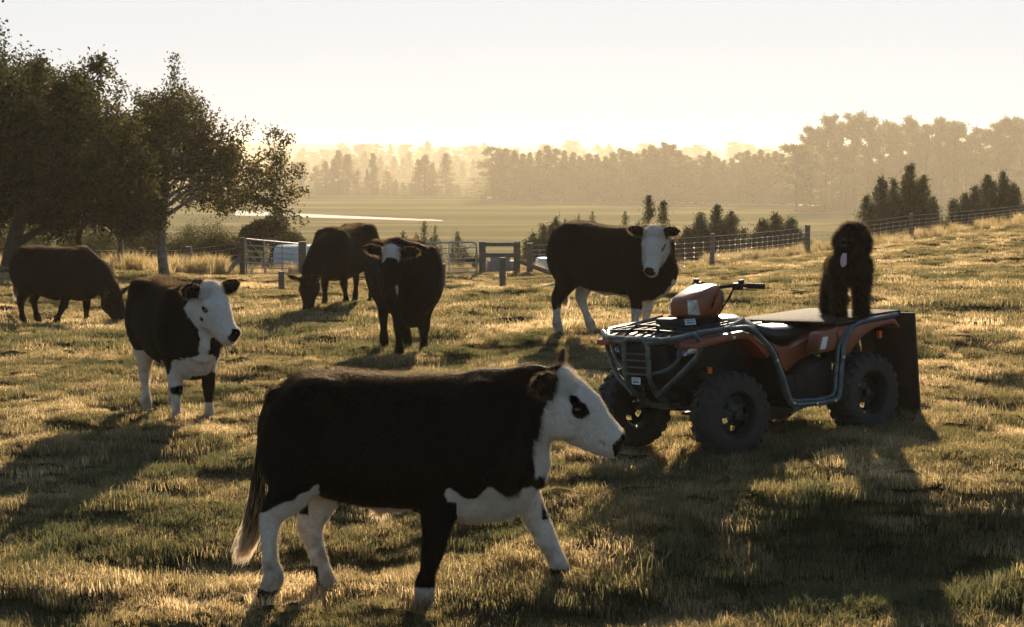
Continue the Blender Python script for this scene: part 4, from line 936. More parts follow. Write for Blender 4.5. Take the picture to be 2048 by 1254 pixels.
# tank cover and seat
def rsec(x, hw, z0, z1, n=18, e=2.6):
    P = []
    for k in range(n):
        a = 2 * math.pi * k / n; c, s_ = math.cos(a), math.sin(a)
        P.append((x, abs(c) ** (2 / e) * (1 if c > 0 else -1) * hw, (z0 + z1) / 2 + abs(s_) ** (2 / e) * (1 if s_ > 0 else -1) * (z1 - z0) / 2))
    return P
bm = bmesh.new(); loft_bm(bm, [rsec(.44, .10, .82, .86), rsec(.40, .17, .72, .885), rsec(.28, .20, .64, .895), rsec(.16, .20, .62, .893), rsec(.05, .17, .62, .855), rsec(-.02, .14, .64, .80)])
qo('tank_cover', bm, M_SEAT)
bm = bmesh.new(); loft_bm(bm, [rsec(.09, .10, .82, .865), rsec(.05, .135, .755, .850), rsec(-.03, .165, .70, .812), rsec(-.12, .185, .655, .795), rsec(-.22, .195, .63, .790), rsec(-.32, .20, .63, .788), rsec(-.42, .19, .665, .785), rsec(-.52, .18, .70, .785), rsec(-.60, .15, .73, .78)])
qo('seat', bm, M_SEAT)
# rear deck board, rack tubes
bm = bmesh.new(); 
prism_bm(bm, [(-.34, .806), (-.42, .812), (-1.10, .826), (-1.12, .80), (-.42, .788), (-.34, .792)], -.44, .44, .006)
deck = qo('rear_deck', bm, M_DECK)
bm = bmesh.new()
tube_bm(bm, rounded([(-.45, -.42, .785), (-1.07, -.44, .795), (-1.07, .44, .795), (-.45, .42, .785)], .06), .014)
for y in (-.25, 0, .25): tube_bm(bm, [(-.42, y, .775), (-1.07, y, .785)], .011, 6)
for s in (-1, 1): tube_bm(bm, [(-.75, s * .25, .78), (-.70, s * .16, .55)], .013, 6)
qo('rear_rack', bm, M_TUBE)
bm = bmesh.new(); M_ = Matrix.Rotation(R(4), 4, 'Y')
prism_bm(bm, [(.13, .80), (.52, .80), (.535, .055), (.15, .075)], -1.155, -1.175, .003, 'x'); prism_bm(bm, [(-1.16, .80), (-1.02, .79), (-1.02, .30), (-1.16, .10)], .135, .148, .003)
qo('mud_flap', bm, M_FLAP)
for y in (.33, -.33):
    bm = bmesh.new(); box_bm(bm, (-1.0, y, .655), (.03, .035, .055), .008); qo('reflector', bm, M_AMB)
bm = bmesh.new(); box_bm(bm, (.63, .30, .565), (.035, .02, .045), .008); qo('reflector', bm, M_AMB)
# running gear
bm = bmesh.new()
box_bm(bm, (.0, 0, .40), (.62, .32, .28), .04); box_bm(bm, (.05, 0, .60), (.40, .28, .20), .04); box_bm(bm, (-.62, 0, .36), (.26, .24, .20), .05); box_bm(bm, (.62, 0, .40), (.26, .26, .22), .04); box_bm(bm, (-.1, 0, .235), (1.2, .30, .02), .006)
lathe_bm(bm, [(0, -.22), (.10, -.22), (.12, -.18), (.12, .18), (.10, .22), (0, .22)], 20, Matrix.Translation((.02, 0, .40)))
for k in range(7): box_bm(bm, (.10, .0, .52 + k * .022), (.26, .34, .008), .002)
tube_bm(bm, catmull([(.1, -.2, .5), (-.2, -.24, .5), (-.5, -.23, .52), (-.9, -.22, .56)], 4), .035)
tube_bm(bm, [(-.55, -.2, .56), (-.95, -.2, .58)], .065, 12)
for s in (-1, 1):
    tube_bm(bm, [(.30, s * .12, .34), (.65, s * .44, .27)], .014, 6); tube_bm(bm, [(.80, s * .12, .34), (.65, s * .44, .27)], .014, 6)
    tube_bm(bm, [(.35, s * .14, .46), (.65, s * .44, .38)], .013, 6); tube_bm(bm, [(.80, s * .14, .46), (.65, s * .44, .38)], .013, 6)
    tube_bm(bm, [(.68, s * .22, .68), (.66, s * .37, .33)], .020, 8)
    for k in range(9): 
        t = k / 9; c = np.array([.68, s * .22, .66]) * (1 - t) + np.array([.66, s * .35, .38]) * t; tube_bm(bm, [c, c + np.array([0, .003, .008])], .036, 10)
    tube_bm(bm, [(.65, s * .1, .31), (.65, s * .46, .30)], .022, 8); tube_bm(bm, [(-.65, s * .0, .285), (-.65, s * .46, .285)], .035, 8); tube_bm(bm, [(-.30, s * .16, .33), (-.65, s * .30, .30)], .02, 8)
    tube_bm(bm, [(-.45, s * .12, .62), (-.62, s * .22, .33)], .028, 8)
    tube_bm(bm, [(.85, s * .14, .72), (.85, s * .12, .40), (.5, s * .14, .28), (-.8, s * .14, .28), (-.95, s * .2, .74)], .016, 6)
qo('engine_and_frame', bm, M_ENG)
# wheels
def wheel(x, s, r, wd, steer=0.0):
    root_ = empty('wheel'); root_.parent = quad; root_.location = Vector((x, s * (.575 - wd / 2), r)) * QS; root_.rotation_euler = (0, 0, steer)
    bm = bmesh.new(); h = wd / 2
    prof = [(.150, -h * .80), (.160, -h * .92), (.205, -h * 1.0), (.245, -h * .96), (r - .022, -h * .78), (r - .012, -h * .45), (r - .010, 0), (r - .012, h * .45), (r - .022, h * .78), (.245, h * .96), (.205, h * 1.0), (.160, h * .92), (.150, h * .80)]
    lathe_bm(bm, prof, 48, closed=True); nl = 22
    for side in (-1, 1):
        for k in range(nl):
            a = 2 * math.pi * (k + (.5 if side > 0 else 0)) / nl; ca, sa = math.cos(a), math.sin(a)
            T = np.array([-sa, 0, ca]); Rr = np.array([ca, 0, sa]); Y = np.array([0, side, 0.])
            def P(t, yy, rr): return Vector(T * t + Y * yy + Rr * rr)
            sk = .020
            secs = []
            for (yy, rr, tk, sh) in ((h * .02, r + .001, .015, sk), (h * .45, r + .000, .017, sk * .5), (h * .82, r - .008, .019, 0), (h * 1.0, r - .036, .017, -.003), (h * 1.01, r - .062, .012, -.004)):
                secs.append([P(-tk + sh, yy, rr), P(tk + sh, yy, rr), P(tk * 1.15 + sh, yy * .97, rr - .024), P(-tk * 1.15 + sh, yy * .97, rr - .024)])
            loft_bm(bm, secs)
    qo('tyre', bm, M_TYRE, root_, angle=35)
    bm = bmesh.new(); o_ = s
    rim = [(.152, -h * .85), (.160, -h * .86), (.160, -h * .80), (.140, -h * .6), (.140, h * .5), (.160, h * .80), (.160, h * .86), (.152, h * .85), (.132, h * .5), (.132, -h * .6)]
    lathe_bm(bm, rim, 40, closed=True)
    dp = s * (h * .30 if x > 0 else -h * .05)
    # dished disc with six openings
    n = 36; R1, R2, R0 = .134, .078, .0
    def rg(rad, yy): return [bm.verts.new((rad * math.cos(2 * math.pi * k / n), yy, rad * math.sin(2 * math.pi * k / n))) for k in range(n)]
    A, B, C, Dd = rg(.134, dp), rg(.104, dp + s * .012), rg(.070, dp + s * .020), rg(.045, dp + s * .030)
    for k in range(n):
        k2 = (k + 1) % n
        bm.faces.new((A[k], A[k2], B[k2], B[k]))
        if k % 6 in (0, 1, 2): bm.faces.new((B[k], B[k2], C[k2], C[k]))
        bm.faces.new((C[k], C[k2], Dd[k2], Dd[k]))
    bm.faces.new(Dd)
    lathe_bm(bm, [(0, dp + s * .065), (.026, dp + s * .062), (.032, dp + s * .05), (.034, dp + s * .025)], 14)
    for k in range(4):
        a = math.pi / 4 + k * math.pi / 2; lathe_bm(bm, [(0, .018), (.008, .016), (.009, 0)], 6, Matrix.Translation((.052 * math.cos(a), dp + s * .024, .052 * math.sin(a))) @ Matrix.Scale(s, 4, (0, 1, 0)))
    qo('rim', bm, M_RIM, root_)
for s in (1, -1):
    wheel(.635, s, .284, .19, R(-4)); wheel(-.65, s, .284, .22)
# ---------------------------------------------------------------- dog on the rear deck
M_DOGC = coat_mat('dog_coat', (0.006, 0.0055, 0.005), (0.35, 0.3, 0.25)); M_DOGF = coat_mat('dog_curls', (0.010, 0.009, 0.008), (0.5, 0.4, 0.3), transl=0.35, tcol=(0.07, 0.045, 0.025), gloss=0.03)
def build_dog():
    b = Body((-0.42, -0.30, -0.04), (0.42, 0.30, 0.86), 0.009)
    b.tube([(-.24, 0, .42), (-.12, 0, .43), (.04, 0, .425), (.15, 0, .44), (.20, 0, .47)], [.085, .105, .125, .125, .10], [.11, .125, .155, .15, .12], k=.03)
    b.tube([(.15, 0, .47), (.21, .0, .56), (.235, .01, .64)], [.115, .10, .095], [.12, .10, .095], k=.05)
    b.ell((.245, .012, .675), (.105, .112, .10), k=.04); b.ell((.255, .012, .735), (.075, .085, .05), k=.04)
    hM = rotm(R(-20), R(12)); e = hM[:, 0]
    c = np.array([.27, .0, .65]); b.tube([c, c + e * .09 + [0, 0, -.02], c + e * .15 + [0, 0, -.03]], [.075, .060, .045], [.075, .062, .045], k=.03)
    b.ell(c + e * .11 + np.array([0, 0, -.07]), (.05, .045, .03), k=.02)                     # jaw hair
    for s in (-1, 1):
        b.ell((.225, .012 + s * .118, .615), (.045, .032, .10), k=.03)                       # ears
    legs = {(1, 1): [(.12, .105, .42), (.13, .105, .28), (.13, .10, .14), (.14, .10, .03), (.165, .10, .012)], (1, -1): [(.13, -.095, .42), (.15, -.09, .28), (.15, -.085, .14), (.16, -.08, .03), (.185, -.08, .012)],
            (-1, 1): [(-.20, .08, .40), (-.15, .11, .28), (-.24, .12, .17), (-.23, .125, .05), (-.20, .13, .015)], (-1, -1): [(-.20, -.09, .40), (-.14, -.13, .28), (-.20, -.155, .17), (-.17, -.165, .05), (-.13, -.17, .015)]}
    for (f, s), P in legs.items():
        b.tube(P, [.075, .062, .055, .052, .048], [.085, .062, .055, .052, .035] if f > 0 else [.11, .085, .055, .05, .035], k=.04)
    b.tube([(-.28, 0, .50), (-.34, .02, .58), (-.34, .03, .66)], [.03, .04, .03], [.03, .04, .03], k=.03)
    V, Q = b.mesh(1); N = normals(V, Q)
    V = V + N * ((n3(V, 38, 5) - 0.45) * 0.030 + (n3(V, 90, 6) - 0.5) * 0.014)[:, None]; N = normals(V, Q)
    coat = np.clip(0.16 + 0.2 * (n3(V, 20, 2)) * 0, 0, 1) * np.ones(len(V))
    root = empty('dog'); S = 0.89; V = V * S
    me = mesh_np('body', V, Q); fattr(me, 'coat', coat); link('body', me, M_DOGC, root, True)
    hm = hair_mesh('curly_fur', V, Q, N, coat, 60000, 0.032, 0.0020, lambda P: np.tile([0., 0, -1.], (len(P), 1)), 9, 0.55, None, curl=0.9, painted_rim=lambda P, NN: 0.5 * sstep(.5, 1., NN[:, 2]) + .12); link('curly_fur', hm, M_DOGF, root)  # rim light painted gold into the curls, strongest on top
    e = e * 1.0; base = (c + e * .165) * S
    bm = bmesh.new(); bmesh.ops.create_uvsphere(bm, u_segments=14, v_segments=10, radius=.020); bmesh.ops.scale(bm, vec=(.8, 1.1, .8), verts=bm.verts); bmesh.ops.translate(bm, vec=Vector(base + [0, 0, -.01]) + Vector(e * .02), verts=bm.verts)
    bmobj('nose', bm, mat('dog_nose', (.012, .011, .011), .25), root)
    bm = bmesh.new(); rt = Vector(c * S + e * .15 + [0, 0, -.075]); dn = Vector((e[0] * .35, e[1] * .35, -1)).normalized(); sd = Vector((-e[1], e[0], 0)).normalized(); fr_ = Vector(e)
    secs = []
    for t, w_ in ((-.02, .016), (.01, .022), (.035, .025), (.06, .024), (.078, .015), (.083, .004)):
        cc = rt + dn * t + fr_ * (.05 if t >= 0 else .03) - fr_ * .2 * t; secs.append([cc + sd * (w_ * math.cos(a)) + fr_ * (.006 * math.sin(a) - .006 * abs(math.cos(a))) for a in [2 * math.pi * k / 10 for k in range(10)]])
    loft_bm(bm, secs); bmobj('tongue', bm, mat('dog_tongue', (.50, .30, .30), .4), root)
    for s in (-1, 1):
        bm = bmesh.new(); q = (c + e * .085 + hM[:, 1] * s * .045 + np.array([0, 0, .045])) * S; r = bmesh.ops.create_uvsphere(bm, u_segments=10, v_segments=8, radius=.012); bmesh.ops.translate(bm, vec=Vector(q), verts=r['verts']); bmobj('eye', bm, M_EYE, root)
    bpy.context.view_layer.update()
    M = quad.matrix_basis.to_3x3() if False else Matrix((fq, lq, uq)).transposed()
    pos = Vector(quad.location) + M @ (Vector((-.745, .275, .822)) * QS)
    root.location = pos; root.rotation_euler = (0, 0, R(216.553 + 46)); 
    tag(root, 'shaggy black curly dog with its tongue out, standing on the quad bike deck', 'dog')
build_dog()
# ---------------------------------------------------------------- fences, gates and yard things
M_WOOD = mat('weathered_wood', (0.15, 0.125, 0.095), 0.85, var=0.5, vscale=14, bump=0.6, bscale=35, col2=(0.07, 0.06, 0.05))
M_GALV = mat('galvanised_steel', (0.42, 0.44, 0.45), 0.35, metal=0.8, var=0.3, vscale=20)
M_WIRE = mat('fence_wire', (0.5, 0.5, 0.48), 0.3, metal=0.9)
M_WRAP = mat('pale_plastic_wrap', (0.62, 0.69, 0.66), 0.35, var=0.2, vscale=5, bump=0.3, bscale=12)
M_CONC = mat('concrete', (0.30, 0.28, 0.25), 0.85, var=0.4, vscale=8, bump=0.4)
def zt(py, D):                                                      # height of the ray of a pixel row at distance D
    return W(CX, py, D).z
def post_mesh(bm, p, ztop, r, square=False, lean=0.0, seed=0):
    g = random.Random(seed); p = Vector(p); n = 8; b = Vector((p.x, p.y, p.z - 0.35)); t = Vector((p.x + lean, p.y, ztop)); N = 6; P = []
    for i in range(N + 1): q = b.lerp(t, i / N); P.append((q.x + g.uniform(-.004, .004), q.y, q.z))
    if square:
        secs = [[(q[0] + r * sx, q[1] + r * sy, q[2]) for sx, sy in ((-1, -1), (1, -1), (1, 1), (-1, 1))] for q in P]; loft_bm(bm, secs)
    else: tube_bm(bm, P, [r * g.uniform(.93, 1.05) for _ in P], 9)
def single_post(px, ytop, ybase, k, r, label, name='fence_post', group=None, square=False):
    D = F_PX / k; g = G(px, D); bm = bmesh.new(); post_mesh(bm, (0, 0, 0), zt(ytop, D) - g.z, r, square, seed=int(px)); o = bmobj(name, bm, M_WOOD, None); o.location = g; tag(o, label, 'post', group); return o
single_post(562, 543, 611, 84, .075, 'stout short fence post left of the grazing beast by the gates')
single_post(885, 528, 596, 84, .072, 'short fence post beside the blaze faced black beast')
single_post(1005, 515, 586, 88, .075, 'short fence post in front of the wooden strainer frame')
single_post(240, 445, 548, 68, .085, 'tall grey pole left of the pale trunked tree')
# strainer assembly: two square posts with two rails and a slanting stay
def frame():
    D = 52.5; a, b = G(965, D), G(1034, D + .3); root = empty('strainer_frame', a); root.location.z = min(a.z, b.z); o0 = Vector(root.location)
    def T(p): return Vector(p) - o0
    zt_ = zt(483, D) - o0.z
    for p in (a, b):
        bm = bmesh.new(); post_mesh(bm, T(p), zt_, .105, True, seed=3); bmobj('post', bm, M_WOOD, root)
    A, B = T(a), T(b)
    for y0, y1 in ((485, 493), (506, 515)):
        bm = bmesh.new(); z0, z1 = zt(y1, D) - o0.z, zt(y0, D) - o0.z; box_bm(bm, ((A.x + B.x) / 2, (A.y + B.y) / 2 - .09, (z0 + z1) / 2), ((B.x - A.x) + .1, .07, z1 - z0), .008); bmobj('rail', bm, M_WOOD, root)
    bm = bmesh.new(); e = T(G(1128, 51)); e.z += .05; tube_bm(bm, [B + Vector((.08, -.1, zt(520, D) - a.z)), e], .07, 8); bmobj('stay', bm, M_WOOD, root)
    tag(root, 'wooden strainer frame of two square posts and two rails with slanting stay', 'fence frame')
frame()
def log():
    a, b = G(1030, 41), G(1150, 43.5); a.z += .07; b.z += .30; bm = bmesh.new(); root = a.copy(); tube_bm(bm, [Vector((0, 0, 0)), (b - a) * .5 + Vector((0, 0, -.03)), b - a], [.05, .06, .045], 8); o = bmobj('log', bm, M_WOOD, None); o.location = root; tag(o, 'long thin log lying slanted in the grass behind the calf with turned head', 'log')
log()
def strand(bm, A, B, r=.006, sag=.02, n=4):
    A, B = Vector(A), Vector(B); tube_bm(bm, [A.lerp(B, i / n) - Vector((0, 0, sag * math.sin(math.pi * i / n))) for i in range(n + 1)], r, 4)
def wire_fence(name, posts, label, wires, r=.05, netting=True, stay=.35, wr=.0045):
    """posts: (px, top y, base y, k)"""
    root = empty(name, G(posts[0][0], F_PX / posts[0][3])); o0 = Vector(root.location); tops = []
    for i, (px, yt, yb, k) in enumerate(posts):
        D = F_PX / k; g = G(px, D); h = zt(yt, D) - g.z; bm = bmesh.new(); post_mesh(bm, g - o0, g.z - o0.z + h, r * (1.25 if i % 3 == 0 else 1.0), seed=i * 7 + len(posts)); bmobj('post', bm, M_WOOD, root); tops.append((g - o0, h))
    bm = bmesh.new()
    for (a, ha), (b, hb) in zip(tops, tops[1:]):
        for w_ in wires:
            strand(bm, a + Vector((0, -r, w_ * ha / 1.1)), b + Vector((0, -r, w_ * hb / 1.1)), wr)
        if netting:
            L = (b - a).length; n = int(L / stay)
            for i in range(1, n):
                t = i / n; q = a.lerp(b, t); h = ha * (1 - t) + hb * t; lo, hi = wires[0] * h / 1.1, wires[-2] * h / 1.1
                tube_bm(bm, [q + Vector((0, -r, lo - .02 * math.sin(math.pi * t))), q + Vector((0, -r, hi - .02 * math.sin(math.pi * t)))], wr * .6, 4)
                for w_ in wires[:-1]:
                    c = q + Vector((0, -r, w_ * h / 1.1 - .02 * math.sin(math.pi * t))); box_bm(bm, c, (.024, .024, .024))
    bmobj('netting' if netting else 'wires', bm, M_WIRE, root, smooth=False); tag(root, label, 'fence'); return root
NET = [.10, .24, .38, .53, .68, .84, 1.02]
wire_fence('wire_fence', [(1060, 486, 552, 64), (1235, 476, 545, 62), (1425, 467, 534, 60), (1615, 450, 510, 55), (1822, 427, 488, 52), (2045, 408, 466, 50), (2290, 385, 450, 50)], 'netting fence with wooden posts running along the slope edge at the right', NET, r=.085)
wire_fence('wire_fence', [(-160, 480, 545, 66), (90, 492, 550, 66), (282, 495, 548, 67), (376, 493, 552, 67), (484, 475, 556, 66)], 'wire fence with round posts behind the pale trunked tree, left of the gates', [.25, .45, .65, .85, 1.0], r=.085, netting=False)
def stay_post():
    a = G(478, 51.3); a.z += .62; b = G(445, 50.3); b.z += .02; bm = bmesh.new(); tube_bm(bm, [Vector((0, 0, 0)), b - a], .07, 8); box_bm(bm, b - a + Vector((-.05, 0, 0)), (.35, .15, .1), .01)
    o = bmobj('fence_stay', bm, M_WOOD, None); o.location = a; tag(o, 'slanting timber stay leaning on the strainer post left of the gates', 'stay')
stay_post()
def gate(pxa, Da, pxb, Db, ya, yb, label, round_end=False, brace=False, n=7, nv=2):
    a, b = G(pxa, Da), G(pxb, Db); a.z += .06; b.z += .06; ha = zt(ya, Da) - a.z; hb = zt(yb, Db) - b.z; root = empty('farm_gate', (a.x, a.y, a.z)); d = b - a
    def P(u, v): return Vector((d.x * u, d.y * u, d.z * u + (ha * (1 - u) + hb * u) * v))
    bm = bmesh.new()
    if round_end: tube_bm(bm, rounded([P(0, 0), P(0, 1), P(1, 1), P(1, 0)], .18), .028); tube_bm(bm, [P(0, 0), P(1, 0)], .026)
    else: tube_bm(bm, [P(0, 0), P(0, 1), P(1, 1), P(1, 0), P(0, 0)], .026)
    bmobj('gate_frame', bm, M_GALV, root); bm = bmesh.new()
    for i in range(1, n):
        v = (i / n) ** 1.12; tube_bm(bm, [P(0, v), P(1, v)], .017, 6)
    for j in range(1, nv + 1): tube_bm(bm, [P(j / (nv + 1), 0), P(j / (nv + 1), 1)], .018, 6)
    if brace: tube_bm(bm, [P(.62, 0), P(.97, .93)], .010, 6); tube_bm(bm, [P(.55, .05), P(.05, .95)], .010, 6)
    bmobj('rails', bm, M_GALV, root); tag(root, label, 'gate')
gate(492, 51.5, 598, 53.5, 478, 488, 'small metal bar gate in front of the pale wrapped bale', nv=2, brace=True)
gate(735, 53, 953, 52.5, 488, 484, 'long metal bar gate with rounded corner beside the wooden strainer frame', True, True, 6, 3)
single_post(605, 483, 560, 64, .12, 'thick square gate post between the small gate and the grazing beast', 'gate_post', square=True)
single_post(722, 488, 555, 64, .10, 'gate post mostly hidden behind the rump of the grazing beast', 'gate_post')
def bale(px, D, w, d, h, label, rz=0.1, name='wrapped_bale', m=None):
    bm = bmesh.new(); secs = []
    for t, sc_ in ((0, .93), (.04, .985), (.3, 1.0), (.75, .97), (.93, .93), (.985, .87), (1.0, .78)):
        ring_ = []
        for k in range(28):
            a = 2 * math.pi * k / 28; c, s_ = math.cos(a), math.sin(a); e = 5
            ring_.append((w / 2 * sc_ * abs(c) ** (2 / e) * (1 if c > 0 else -1) + .03 * t * math.sin(k), d / 2 * sc_ * abs(s_) ** (2 / e) * (1 if s_ > 0 else -1), h * t))
        secs.append(ring_)
    loft_bm(bm, secs); o = bmobj(name, bm, m or M_WRAP, None); g = G(px, D); o.location = (g.x, g.y, g.z - .03); o.rotation_euler = (0, 0, rz); tag(o, label, 'bale' if m is None else 'trough'); return o
bale(600, 56.5, 1.85, 1.2, 1.10, 'pale green plastic wrapped bale standing behind the small gate')
bale(1100, 57, .95, .9, .50, 'low pale wrapped bale half hidden behind the calf with turned head')
bale(1004, 55, 1.0, .8, .42, 'concrete water trough behind the wooden strainer frame', name='water_trough', m=M_CONC)
bale(1000, 55, .62, .55, .62, 'grey lid box standing in the concrete trough', name='trough_cover', m=M_CONC)
# tall dry grass along the fence lines
STRAW = grass_mat('dry_grass', (0.12, 0.095, 0.04), (0.25, 0.19, 0.09), (0.46, 0.36, 0.20), transl=0.55)
def tall_grass():
    protos = []
    for s in range(3):
        me = blades_mesh('tall_tuft', 150, 0.20, 0.15, 0.62, 0.012, 400 + s, 0.65); me.materials.append(STRAW); protos.append(me)
    X, Y, Sc = [], [], []
    def line(pa, Da, pb, Db, n, spread, sc_):
        t = rng.random(n); D = Da + (Db - Da) * t + rng.normal(0, spread, n); px = pa + (pb - pa) * t + rng.normal(0, 8, n)
        X.append((px - CX) / F_PX * D); Y.append(D); Sc.append(sc_ * (0.5 + 0.8 * rng.random(n)))
    line(225, 50.5, 455, 51.5, 300, 1.2, 1.05); line(-200, 50, 230, 50, 170, 1.5, .8); line(455, 54, 700, 57, 150, 1.5, .7)
    line(700, 55, 960, 56, 120, 1.3, .6); line(1040, 54, 1400, 57.5, 130, 1.2, .6); line(1400, 57.5, 1620, 62.5, 110, 1.3, .7); line(1620, 62, 2200, 68, 190, 1.6, .75)
    line(2040, 60, 2300, 62, 60, 1.5, .8)
    x = np.concatenate(X); y = np.concatenate(Y); s = np.concatenate(Sc); n = len(x)
    scatter_gn('tall_grass', np.stack([x, y, ground_z(x, y)], 1), rng.random(n) * 6.28, s, rng.integers(0, 3, n), 0.2 + 0.5 * rng.random(n), protos, 'tall dry golden grass along the fence lines')
    # lone seed stalks and rough tufts in the paddock
    n = 240; D = np.sqrt(rng.random(n) * (34 ** 2 - 7 ** 2) + 49); x = (rng.random(n) * 2 - 1) * (D * .36 + .5)
    keep = fbm(x * .5, D * .5, 91, 2) > .48; x, D = x[keep], D[keep]; n = len(x)
    me = []
    for s in range(3):
        q = blades_mesh('stalk', 22, 0.10, 0.06, 0.19, 0.0030, 500 + s, 0.9); q.materials.append(STRAW); me.append(q)
    scatter_gn('seed_stalks', np.stack([x, D, ground_z(x, D)], 1), rng.random(n) * 6.28, .6 + .6 * rng.random(n), rng.integers(0, 3, n), 0.3 + .4 * rng.random(n), me, 'scattered pale seed stalks standing out of the short grass')
tall_grass()
# flat things out on the plain
def sheet(name, P, z, m, label, kind=None, cat=None, sub=40):
    V = []; Fc = []
    (a, b, c, d) = [Vector((p[0], p[1], 0)) for p in P]
    for i in range(sub + 1):
        t = i / sub; p, q = a.lerp(b, t), d.lerp(c, t)
        for j in range(5):
            u = j / 4; w_ = p.lerp(q, u); V.append((w_.x, w_.y, PLAIN_Z + z + (.35 * math.sin(math.pi * u) * (1 if kind is None else 0)) * (.7 + .3 * math.sin(i * 1.7))))
    for i in range(sub):
        for j in range(4): k = i * 5 + j; Fc.append((k, k + 5, k + 6, k + 1))
    me = bpy.data.meshes.new(name); me.from_pydata(V, [], Fc); o = link(name, me, m); tag(o, label, cat, kind=kind); return o
def PL(px, py): p = ray(px, py); t = (PLAIN_Z - CAM_Z) / p.z; return (p.x * t, p.y * t)
M_FILM = mat('white_crop_film', (0.42, 0.42, 0.41), 0.8, bump=1.0, bscale=1.2, spec=0.2, var=0.4, vscale=1.5)
o = sheet('crop_cover', [PL(470, 431), PL(885, 442.5), PL(885, 441), PL(470, 421.5)], .05, M_FILM, 'long white plastic crop cover stretched across the left of the plain', cat='crop cover')
M_TRACK = mat('pale_gravel', (0.62, 0.58, 0.52), 0.7)
sheet('gravel_track', [PL(975, 396.5), PL(1640, 412), PL(1640, 410.2), PL(975, 394.5)], .03, M_TRACK, 'pale gravel track along the foot of the tree row', kind='structure')
# faint hills closing the plain
def hills():
    n = 200; x = np.linspace(-2100, 2100, n); h = 24 + 13.0 * fbm(x * .0024 + 4, x * 0, 77, 4); y0 = 2900
    V = np.concatenate([np.stack([x, 0 * x + y0, 0 * x + PLAIN_Z - .5], 1), np.stack([x, 0 * x + y0 + 90, PLAIN_Z + h], 1), np.stack([x, 0 * x + y0 + 260, 0 * x + PLAIN_Z - .5], 1)]); i = np.arange(n - 1)
    Fc = np.concatenate([np.stack([i, i + 1, i + n + 1, i + n], 1), np.stack([i + n, i + n + 1, i + 2 * n + 1, i + 2 * n], 1)]); me = mesh_np('hills', V, Fc); me.shade_smooth()
    o = link('hills', me, mat('hill_green', (0.10, 0.10, 0.04), .9)); tag(o, 'low far hills closing the plain in the haze', kind='structure')
hills()
# ---------------------------------------------------------------- trees
def leaf_mat(name, c0, c1, c2, transl=0.5, tb=1.6):
    m = bpy.data.materials.new(name); m.use_nodes = True; n = m.node_tree; n.nodes.clear(); out = n.nodes.new('ShaderNodeOutputMaterial')
    at = n.nodes.new('ShaderNodeAttribute'); at.attribute_name = 'shade'; r = n.nodes.new('ShaderNodeValToRGB'); e = r.color_ramp.elements
    e[0].position = 0.0; e[0].color = (*c0, 1); e[1].position = 1.0; e[1].color = (*c2, 1); q = e.new(0.72); q.color = (*c1, 1); n.links.new(at.outputs['Fac'], r.inputs[0])
    df = n.nodes.new('ShaderNodeBsdfDiffuse'); tr = n.nodes.new('ShaderNodeBsdfTranslucent'); mx = n.nodes.new('ShaderNodeMixShader'); mx.inputs[0].default_value = transl
    hs = n.nodes.new('ShaderNodeHueSaturation'); hs.inputs['Value'].default_value = tb; n.links.new(r.outputs[0], hs.inputs['Color'])
    n.links.new(r.outputs[0], df.inputs[0]); n.links.new(hs.outputs[0], tr.inputs[0]); n.links.new(df.outputs[0], mx.inputs[1]); n.links.new(tr.outputs[0], mx.inputs[2])
    n.links.new(mx.outputs[0], out.inputs[0]); return m
M_LEAF = leaf_mat('autumn_leaves', (0.022, 0.026, 0.009), (0.052, 0.052, 0.016), (0.20, 0.125, 0.025)); M_DLEAF = leaf_mat('dark_leaves', (0.014, 0.017, 0.008), (0.035, 0.036, 0.013), (0.10, 0.085, 0.025))
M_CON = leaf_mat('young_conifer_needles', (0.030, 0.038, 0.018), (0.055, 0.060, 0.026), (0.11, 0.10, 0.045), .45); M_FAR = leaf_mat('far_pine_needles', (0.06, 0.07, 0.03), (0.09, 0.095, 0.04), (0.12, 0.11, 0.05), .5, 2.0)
M_BARK = mat('dark_bark', (0.045, 0.036, 0.028), .9, var=.5, vscale=9, bump=.7, bscale=20); M_PALE = mat('pale_bark', (0.30, 0.27, 0.23), .85, vscale=6, bump=.6, bscale=18, col2=(0.05, 0.042, 0.035))
def leaves_mesh(name, P, size, seed, elong=1.8, shade=None, droop=0.0, dirs=None, dj=.6):
    g = np.random.default_rng(seed); n = len(P); d = g.normal(size=(n, 3)); d[:, 2] -= droop
    if dirs is not None: d = dirs + dj * d
    d /= np.linalg.norm(d, axis=1)[:, None]; s = np.cross(d, g.normal(size=(n, 3))); s /= np.linalg.norm(s, axis=1)[:, None]
    L = (size * (0.6 + 0.8 * g.random(n)))[:, None]; wv = s * L / elong / 2
    V = np.stack([P, P + d * L * .5 + wv, P + d * L, P + d * L * .5 - wv], 1).reshape(-1, 3); me = mesh_np(name, V, np.arange(4 * n).reshape(-1, 4))
    fattr(me, 'shade', np.repeat(g.random(n) if shade is None else shade, 4)); return me
